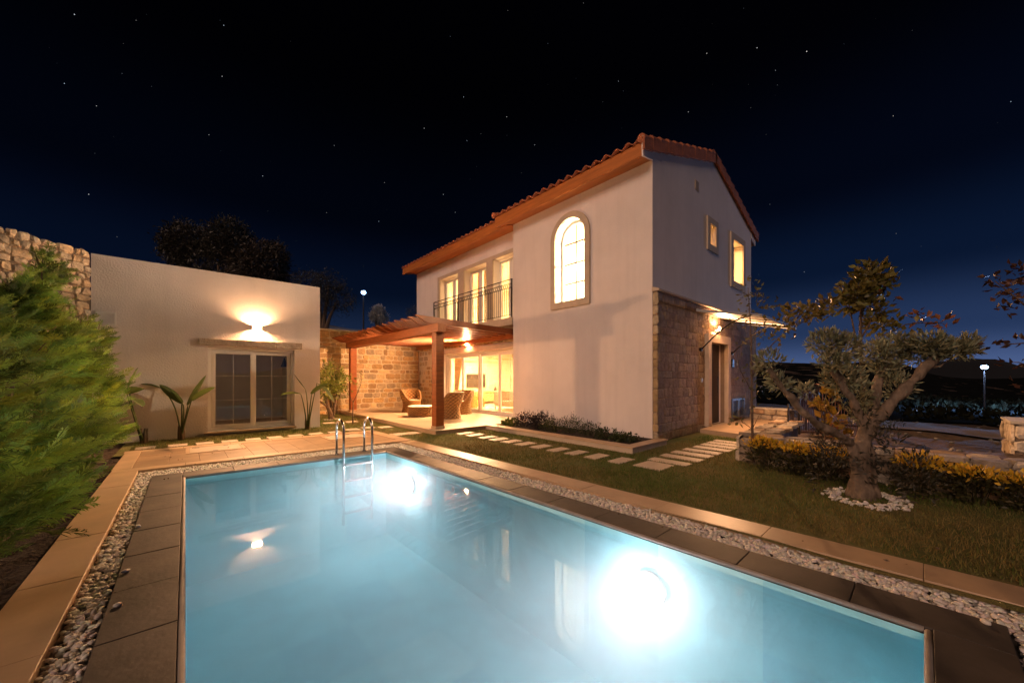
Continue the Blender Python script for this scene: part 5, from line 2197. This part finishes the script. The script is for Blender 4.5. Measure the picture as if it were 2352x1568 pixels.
# ------------------------------------------------------------------ olive tree
OD = 4.0
t = thing("olive_tree", "old pruned olive tree with four pale bare limbs and grey green tufts", "olive tree", (5.42, .50, 0))
o = lambda x, y, d=OD: at(x, y, d)
mb = MB()
limbs(mb, [([o(1979, 1150), o(1976, 1110), o(1978, 1060), o(1984, 1015), o(1986, 985)], [.145, .10, .08, .073, .067]),
           ([o(2003, 1148), o(2000, 1100), o(1996, 1050), o(1992, 1005), o(1978, 955), o(1956, 918), o(1938, 888), o(1918, 856), o(1902, 838)], [.085, .062, .052, .05, .048, .045, .042, .037, .03]),
           ([o(1968, 1075), o(1955, 1025), o(1930, 1000, 3.95), o(1884, 978, 3.9), o(1846, 950, 3.85), o(1817, 916, 3.85), o(1787, 878, 3.85), o(1766, 846, 3.85)], [.06, .05, .046, .045, .043, .040, .036, .03]),
           ([o(1992, 1000), o(2003, 950, 4.15), o(2012, 900, 4.25), o(2020, 865, 4.3), o(2030, 830, 4.3)], [.07, .06, .054, .05, .045]),
           ([o(1990, 1000), o(2012, 965), o(2040, 928), o(2072, 903), o(2096, 874), o(2124, 845), o(2150, 822), o(2166, 810)], [.06, .06, .058, .056, .056, .057, .056, .04]),
           ([o(2125, 843), o(2150, 846), o(2190, 822)], [.03, .02, .012])], 14)
tr = mb.build("trunk", M['olivebark'], t, smooth=True)
rm = tr.modifiers.new("one_skin", 'REMESH')
rm.mode = 'VOXEL'
rm.voxel_size = .014
rm.use_smooth_shade = True
sm_ = tr.modifiers.new("soft", 'SMOOTH')
sm_.iterations = 5
tx = bpy.data.textures.new("gnarl", 'CLOUDS')
tx.noise_scale = .16
tx.noise_depth = 3
dm = tr.modifiers.new("gnarl", 'DISPLACE')
dm.texture = tx
dm.strength = .07
dm.mid_level = .55
px = lambda r_, d: r_*d/FOC
TUFT = [(1772, 835, 3.85, 36, 34, 90), (1790, 880, 3.9, 26, 22, 50), (1868, 800, 3.95, 0, 0, 0),
        (1896, 790, 4.0, 38, 36, 170), (1938, 800, 4.1, 34, 36, 140), (1912, 832, 3.95, 36, 26, 120), (1935, 868, 4.1, 40, 40, 150), (1962, 905, 4.2, 36, 44, 120),
        (2012, 812, 4.25, 34, 30, 130), (2052, 796, 4.3, 44, 34, 190), (2098, 810, 4.2, 34, 30, 130), (2030, 845, 4.3, 36, 22, 90),
        (2130, 795, 4.0, 42, 34, 170), (2170, 806, 4.0, 40, 26, 130), (2208, 802, 3.95, 36, 22, 90), (2225, 790, 3.95, 18, 26, 40),
        (2050, 888, 4.3, 40, 32, 110), (1990, 945, 4.25, 34, 36, 110), (1850, 900, 4.1, 16, 24, 30)]
PL, DL = [], []
for x, y, d, rx, ry, n in TUFT:
    if not n: continue
    c_ = at(x, y, d)
    P, D = blob_points([(c_.x, c_.y, c_.z, px(rx*.86, d), px(rx*.86, d), px(ry*.84, d))], int(n*3.3), .1, .07)
    PL.append(P)
    DL.append(D)
P, D = np.concatenate(PL), np.concatenate(DL)
P, D = clumpy(P, D, .8, 13, 5)
n = len(P)
leaves("foliage", P, D*.7+rng.normal(0, .5, (n, 3))+np.array([0, 0, .55]), rng.uniform(.055, .10, n), rng.uniform(.017, .027, n), (.23, .235, .14), .5, M['leaf'], t)
# suckers round the foot
P, D = blob_points([(5.3, .72, .30, .22, .2, .3), (5.45, .26, .25, .22, .2, .25), (5.62, .05, .3, .2, .2, .28), (5.22, .62, .55, .18, .18, .24), (5.6, .75, .5, .15, .15, .3), (5.3, .40, .6, .14, .2, .3), (5.5, .22, .6, .16, .16, .3), (5.55, .5, .95, .14, .2, .22)], 1500, .2)
P, D = clumpy(P, D, .7, 8, 9)
P[:, 2] = np.maximum(P[:, 2], .02)
n = len(P)
leaves("suckers", P, D+rng.normal(0, .5, (n, 3))+np.array([0, 0, .8]), rng.uniform(.045, .08, n), rng.uniform(.014, .024, n), (.05, .045, .03), .45, M['leaf'], t)
a_ = rng.uniform(0, 2*PI, 230)
r_ = rng.uniform(.6, 1.05, 230)
pb = np.stack([5.42+.36*r_*np.cos(a_), .42+.34*r_*np.sin(a_), .012+.014*rng.integers(0, 2, 230)], 1)
tag(pebbles("pebble_ring", pb, .021), "ring of white pebbles round the olive tree trunk", "pebbles", kind='stuff')

# photinia: taller slender tree behind the olive
t = thing("photinia_tree", "slender tree with yellow green and reddish leaves standing behind the olive", "tree", (6.05, .62, 0))
mb = MB()
PD_ = 4.55
z = lambda x, y, d=PD_: at(x, y, d)
limbs(mb, [([z(1983, 1110), z(1984, 1000), z(1982, 900), z(1976, 770), z(1978, 700), z(1990, 640), z(1996, 610)], [.025, .022, .02, .016, .012, .008, .003]),
           ([z(1980, 850), z(1960, 750), z(1948, 690), z(1950, 665)], [.012, .009, .006, .003]),
           ([z(1976, 780), z(2010, 720), z(2040, 690)], [.011, .008, .003]),
           ([z(1980, 840), z(2030, 770), z(2080, 745), z(2130, 740), z(2165, 742)], [.012, .010, .007, .005, .003]),
           ([z(1976, 730), z(2000, 670), z(2030, 640)], [.009, .006, .003]),
           ([z(1985, 960), z(1940, 880), z(1900, 800)], [.011, .008, .004])], 8)
mb.build("trunk", M['bark'], t, smooth=True)


def leafblobs(spec, dens, Lr, Wr, base, var, m, par, nm="foliage", upb=.3, keep=.8, seed=1):
    PL, DL = [], []
    for x, y, d, rx, ry, n in spec:
        c_ = at(x, y, d)
        P, D = blob_points([(c_.x, c_.y, c_.z, px(rx, d), px(rx, d), px(ry, d))], int(n*dens), .0)
        PL.append(P)
        DL.append(D)
    P, D = np.concatenate(PL), np.concatenate(DL)
    P, D = clumpy(P, D, keep, 7, seed)
    n = len(P)
    return leaves(nm, P, D*.6+rng.normal(0, .6, (n, 3))+np.array([0, 0, upb]), rng.uniform(*Lr, n), rng.uniform(*Wr, n), base, var, m, par)


leafblobs([(1996, 640, 4.5, 34, 36, 60), (1975, 665, 4.5, 36, 34, 60), (2030, 645, 4.6, 28, 34, 36), (1950, 690, 4.5, 30, 28, 34), (2045, 690, 4.6, 26, 40, 36),
           (1985, 705, 4.5, 36, 24, 36), (2050, 730, 4.6, 36, 26, 40), (2020, 745, 4.6, 30, 20, 24), (2080, 745, 4.6, 30, 18, 20)], 2.7, (.07, .11), (.04, .06), (.12, .10, .02), .5, M['leaf_gloss'], t, seed=2)
leafblobs([(2115, 728, 4.55, 18, 14, 14), (2165, 742, 4.55, 20, 12, 12), (1910, 1000, 4.6, 14, 40, 20), (2010, 690, 4.6, 40, 50, 16)], 1.6, (.07, .10), (.04, .055), (.17, .07, .03), .4, M['leaf_gloss'], t, "red_foliage", seed=4)

# yellow leaved young shrub left of the olive limbs
t = thing("young_shrub", "young shrub with big yellow leaves between the railing and the olive trunk", "shrub", (6.9, 1.05, .38))
mb = MB()
limbs(mb, [([at(1896, 1035, 5.2), at(1894, 960, 5.2), at(1897, 900, 5.2)], [.012, .009, .004]), ([at(1894, 960, 5.2), at(1882, 930, 5.2)], [.007, .003])], 6)
mb.build("stem", M['bark'], t)
leafblobs([(1897, 912, 5.2, 16, 22, 16), (1882, 932, 5.2, 18, 12, 12), (1906, 955, 5.2, 22, 30, 24), (1920, 985, 5.2, 26, 24, 26)], 1.3, (.10, .14), (.07, .09), (.34, .22, .03), .35, M['leaf_gloss'], t, keep=.9)

# thin sapling in front of the retaining wall and its crown
t = thing("sapling", "thin upright sapling with sparse olive leaves in front of the retaining wall corner", "sapling", (6.42, 1.71, 0))
sd_ = 5.55
mb = MB()
limbs(mb, [([Vector((6.42, 1.71, -.03)), at(1728, 1000, sd_), at(1727, 900, sd_), at(1726, 780, sd_), at(1722, 720, sd_), at(1718, 660, sd_)], [.022, .019, .016, .012, .008, .003]),
           ([at(1727, 870, sd_), at(1745, 820, sd_), at(1795, 770, sd_+.1), at(1850, 735, sd_+.2), at(1905, 715, sd_+.2)], [.010, .009, .007, .006, .003]),
           ([at(1727, 900, sd_), at(1700, 850, sd_), at(1690, 800, sd_)], [.008, .006, .003]),
           ([at(1728, 985, sd_), at(1745, 950, sd_)], [.006, .002]),
           ([at(1728, 985, sd_), at(1700, 965, sd_), at(1690, 970, sd_)], [.006, .004, .002])], 7)
mb.build("stem", M['bark'], t, smooth=True)
leafblobs([(1722, 670, sd_, 22, 28, 22), (1738, 700, sd_, 18, 30, 20), (1712, 700, sd_, 20, 18, 10), (1695, 735, sd_, 30, 18, 10), (1735, 790, sd_, 40, 30, 16), (1725, 850, sd_, 36, 50, 18), (1725, 920, sd_, 30, 40, 12), (1695, 968, sd_, 18, 12, 8), (1748, 760, sd_, 30, 20, 10)],
          1.9, (.06, .095), (.025, .036), (.13, .11, .035), .45, M['leaf_gloss'], t, seed=6, keep=.9)
leafblobs([(1790, 745, sd_+.1, 34, 18, 30), (1830, 722, sd_+.15, 36, 24, 40), (1870, 715, sd_+.2, 36, 22, 44), (1905, 702, sd_+.2, 22, 20, 20), (1770, 700, sd_, 20, 18, 12), (1800, 780, sd_, 30, 20, 8)],
          2.2, (.075, .11), (.045, .065), (.13, .10, .022), .45, M['leaf_gloss'], t, "branch_foliage", seed=7)

# tree at the right edge, only twigs reach into the picture
t = thing("red_leaf_tree", "dark red leaved tree whose twigs reach in from the right edge", "tree", (4.6, -2.6, 0))
mb = MB()
ed_ = 3.6
limbs(mb, [([at(2520, 1250, ed_), at(2500, 1000, ed_), at(2470, 760, ed_), at(2440, 600, ed_)], [.04, .035, .025, .01]),
           ([at(2480, 840, ed_), at(2400, 735, ed_), at(2340, 690, ed_), at(2285, 645, ed_)], [.014, .010, .007, .003]),
           ([at(2470, 760, ed_), at(2400, 700, ed_), at(2350, 615, ed_)], [.012, .008, .003]),
           ([at(2490, 900, ed_), at(2420, 800, ed_), at(2350, 788, ed_), at(2290, 792, ed_)], [.012, .008, .006, .003]),
           ([at(2490, 950, ed_), at(2420, 860, ed_), at(2340, 832, ed_), at(2318, 832, ed_)], [.012, .008, .005, .003])], 8)
mb.build("trunk", M['bark'], t, smooth=True)
leafblobs([(2285, 640, ed_, 20, 16, 16), (2320, 670, ed_, 26, 22, 26), (2345, 700, ed_, 24, 20, 20), (2350, 620, ed_, 24, 30, 24), (2310, 710, ed_, 18, 16, 10), (2290, 792, ed_, 14, 10, 6), (2345, 785, ed_, 20, 12, 12), (2325, 832, ed_, 18, 12, 8), (2440, 640, ed_, 70, 80, 90), (2345, 880, ed_, 16, 20, 8)],
          1.0, (.055, .085), (.03, .045), (.075, .035, .022), .5, M['leaf_gloss'], t, keep=.95, seed=8)

# ------------------------------------------------------------------ trees on the hill
def hill_tree(x, y, d, blobs, n, lb, base=(.06, .055, .04), var=.4, L=(.16, .30), seed=1):
    c_ = at(x, y, d)
    zg = tz(c_.x, c_.y)
    t = thing("hill_tree", lb, "tree", (c_.x, c_.y, zg), "trees on the hill behind")
    mb = MB()
    B = []
    for bx, by, rx, ry in blobs:
        p = at(bx, by, d)
        rr = rx*d/FOC
        B.append((p.x, p.y, p.z, rr, rr, ry*d/FOC))
        mid = Vector((c_.x, c_.y, zg)).lerp(p, .5)
        mb.tube([Vector((c_.x, c_.y, zg-.3)), mid+Vector((0, 0, .2)), p], [.28, .16, .05], 7)
    mb.build("trunk", M['bark'], t)
    P, D = blob_points(B, n*2, .45, .12)
    P, D = clumpy(P, D, .8, 2.2, seed)
    k = len(P)
    leaves("crown", P, D+rng.normal(0, .7, (k, 3)), rng.uniform(*L, k), rng.uniform(.05, .10, k), base, var, M['leaf'], t)


hill_tree(430, 690, 26, [(432, 560, 50, 48), (410, 575, 36, 40), (455, 600, 40, 40)], 4200, "dark rounded olive at the left of the row above the annex", seed=1)
hill_tree(525, 690, 24, [(525, 570, 52, 60), (500, 600, 50, 50), (555, 590, 40, 50), (530, 535, 36, 34)], 5200, "tallest dark olive in the row above the annex", seed=2)
hill_tree(610, 700, 22, [(610, 602, 46, 46), (585, 620, 50, 44), (638, 590, 20, 36), (620, 640, 40, 26)], 4400, "brownish olive at the right of the row above the annex", (.075, .06, .042), seed=3)
hill_tree(740, 720, 38, [(715, 650, 44, 30), (755, 655, 36, 34), (775, 690, 40, 34), (735, 690, 40, 40)], 3600, "dark tree left of the hillside street lamp", seed=4)
hill_tree(868, 752, 40, [(869, 718, 15, 17), (862, 728, 13, 14), (878, 728, 13, 14)], 2600, "small tree by the hillside street lamp, lamplight put into its pale leaf colour", (.5, .5, .48), .3, (.12, .25), 5)  # pale leaf colour stands in for lamplight on the crown
hill_tree(948, 745, 55, [(950, 722, 16, 26), (962, 735, 20, 22)], 900, "dark bush on the hill at the left house edge", seed=6)

# scrub beyond the road: a far mass of bushes
n = 9000
X = rng.uniform(24, 75, n)
Y = X*rng.uniform(-.75, .42, n)
P = np.stack([X, Y, terr(X, Y)+rng.uniform(0, .5, n)*(.4+.6*np.abs(np.sin(X*.7)*np.cos(Y*.6)))], 1)
V, F = leaf_arrays(P, rng.normal(size=(n, 3))+np.array([0, 0, 1.2]), rng.uniform(.2, .5, n), rng.uniform(.12, .3, n))
tag(np_mesh("scrub", V, F, M['scrub'], col=leaf_cols(n, (.010, .011, .007), .5)), "low dark scrub covering the ground beyond the dirt road", "scrub", kind='stuff')
# stones strewn on the dirt bank
n = 260
X = rng.uniform(7.6, 24, n)
Y = rng.uniform(-9, 1.2, n)
P = np.stack([X, Y, terr(X, Y)+.01], 1)
tag(pebbles("rubble_scatter", P, .045, M['rubble'], tone=.28), "loose stones strewn over the dirt bank", "stones", kind='stuff')

# distant hills
V, F = [], []
na = 160
for k in range(na+1):
    an = R(-75)+R(120)*k/na
    hgt = 8+3.2*math.sin(k*.21)+2.2*math.sin(k*.53+1)+.5*math.sin(k*2.1)+.35*math.sin(k*4.7)
    for q_, (dd, hh) in enumerate(((300, -12), (330, hgt*.7), (350, hgt), (420, -12))):
        V.append((dd*math.cos(an), dd*math.sin(an), hh))
for k in range(na):
    for q_ in range(3):
        a = k*4+q_
        F.append((a, a+4, a+5, a+1))
tag(np_mesh("hills", np.array(V), np.array(F), M['hills']), kind='structure')

# ------------------------------------------------------------------ grass
def grass(n):
    out = []
    while len(out) < n:
        x, y = rng.uniform(-.75, 9.0), rng.uniform(-3.5, 14.1)
        if x < 3.9*(1-.011*y) and y < 9.32: continue
        if y > 9.2 and y < 14 and x < 2.7 and y > 10.62: continue
        if x > 4.2 and y > 7.38: continue
        if x > 5.68 and 3.3 < y < 7.45: continue
        if x > 7.1 and y > 3.5: continue
        if x > 6.42 and y < 1.92: continue
        if x > 8.8: continue
        if (x < 2.6 and y > 10.64): continue
        out.append((x, y))
    q_ = np.array(out)
    # keep blades off the stepping stones
    ok = np.ones(n, bool)
    for ob in bpy.data.objects:
        if ob.name.startswith("stepping_stone"):
            dx, dy = ob.dimensions.x/2, ob.dimensions.y/2
            bb = [ob.location.x, ob.location.y]
            vs = np.array([tuple(v.co) for v in ob.data.vertices])
            x0, x1, y0, y1 = vs[:, 0].min()+bb[0], vs[:, 0].max()+bb[0], vs[:, 1].min()+bb[1], vs[:, 1].max()+bb[1]
            ok &= ~((q_[:, 0] > x0) & (q_[:, 0] < x1) & (q_[:, 1] > y0) & (q_[:, 1] < y1))
    q_ = q_[ok]
    n = len(q_)
    P = np.stack([q_[:, 0], q_[:, 1], np.full(n, -.004)], 1)
    h = rng.uniform(.022, .05, n)
    a = rng.uniform(0, 2*PI, n)
    sx, sy = np.cos(a)*.0035, np.sin(a)*.0035
    lx, ly = rng.normal(0, .014, n), rng.normal(0, .014, n)
    V = np.stack([P+np.stack([sx, sy, 0*sx], 1), P-np.stack([sx, sy, 0*sx], 1), P+np.stack([lx, ly, h], 1)], 1).reshape(-1, 3)
    F = np.arange(n*3).reshape(-1, 3)
    pt = .5+.5*np.sin(q_[:, 0]*1.7+np.sin(q_[:, 1]*1.3))*np.cos(q_[:, 1]*1.1)
    g1, g2 = np.array([.08, .145, .018]), np.array([.23, .165, .05])
    mixv = np.clip(pt+rng.normal(0, .3, n), 0, 1)[:, None]
    c_ = (g1*(1-mixv)+g2*mixv)*rng.uniform(.6, 1.3, (n, 1))
    return tag(np_mesh("grass", V, F, M['grass'], col=np.repeat(c_, 3, 0)), "short dry green grass of the lawn", "grass", kind='stuff')


grass(110000)
# a few dry leaves blown onto grass and paving
n = 150
X, Y = rng.uniform(-.7, 6.0, n), rng.uniform(-1, 10.4, n)
ok = ~((X > -.05) & (X < 2.9) & (Y < 6.5)) & ~((X > 5.6) & (Y > 3.2)) & ~((X > 4.1) & (Y > 7.3))
X, Y = X[ok], Y[ok]
n = len(X)
P = np.stack([X, Y, np.where(X > 3.85, .03, .017)], 1)
V, F = leaf_arrays(P, np.stack([rng.normal(size=n), rng.normal(size=n), np.full(n, .08)], 1), rng.uniform(.02, .04, n), rng.uniform(.010, .018, n))
tag(np_mesh("fallen_leaves", V, F, M['leaf'], col=leaf_cols(n, (.12, .07, .025), .5)), "dry fallen leaves scattered over grass and paving", "leaves", kind='stuff')

# ------------------------------------------------------------------ render settings
SC.view_settings.view_transform = 'Standard'
SC.view_settings.look = 'None'
SC.view_settings.exposure = 1.95
SC.view_settings.gamma = 1
cy = SC.cycles
SC.render.engine = 'CYCLES'
cy.use_denoising = True
try: cy.denoiser = 'OPENIMAGEDENOISE'
except Exception: pass
cy.max_bounces = 10
cy.diffuse_bounces = 4
cy.glossy_bounces = 4
cy.transmission_bounces = 6
cy.transparent_max_bounces = 16
cy.volume_bounces = 8
cy.caustics_reflective = False
cy.caustics_refractive = False
cy.sample_clamp_indirect = 6
cy.use_light_tree = True
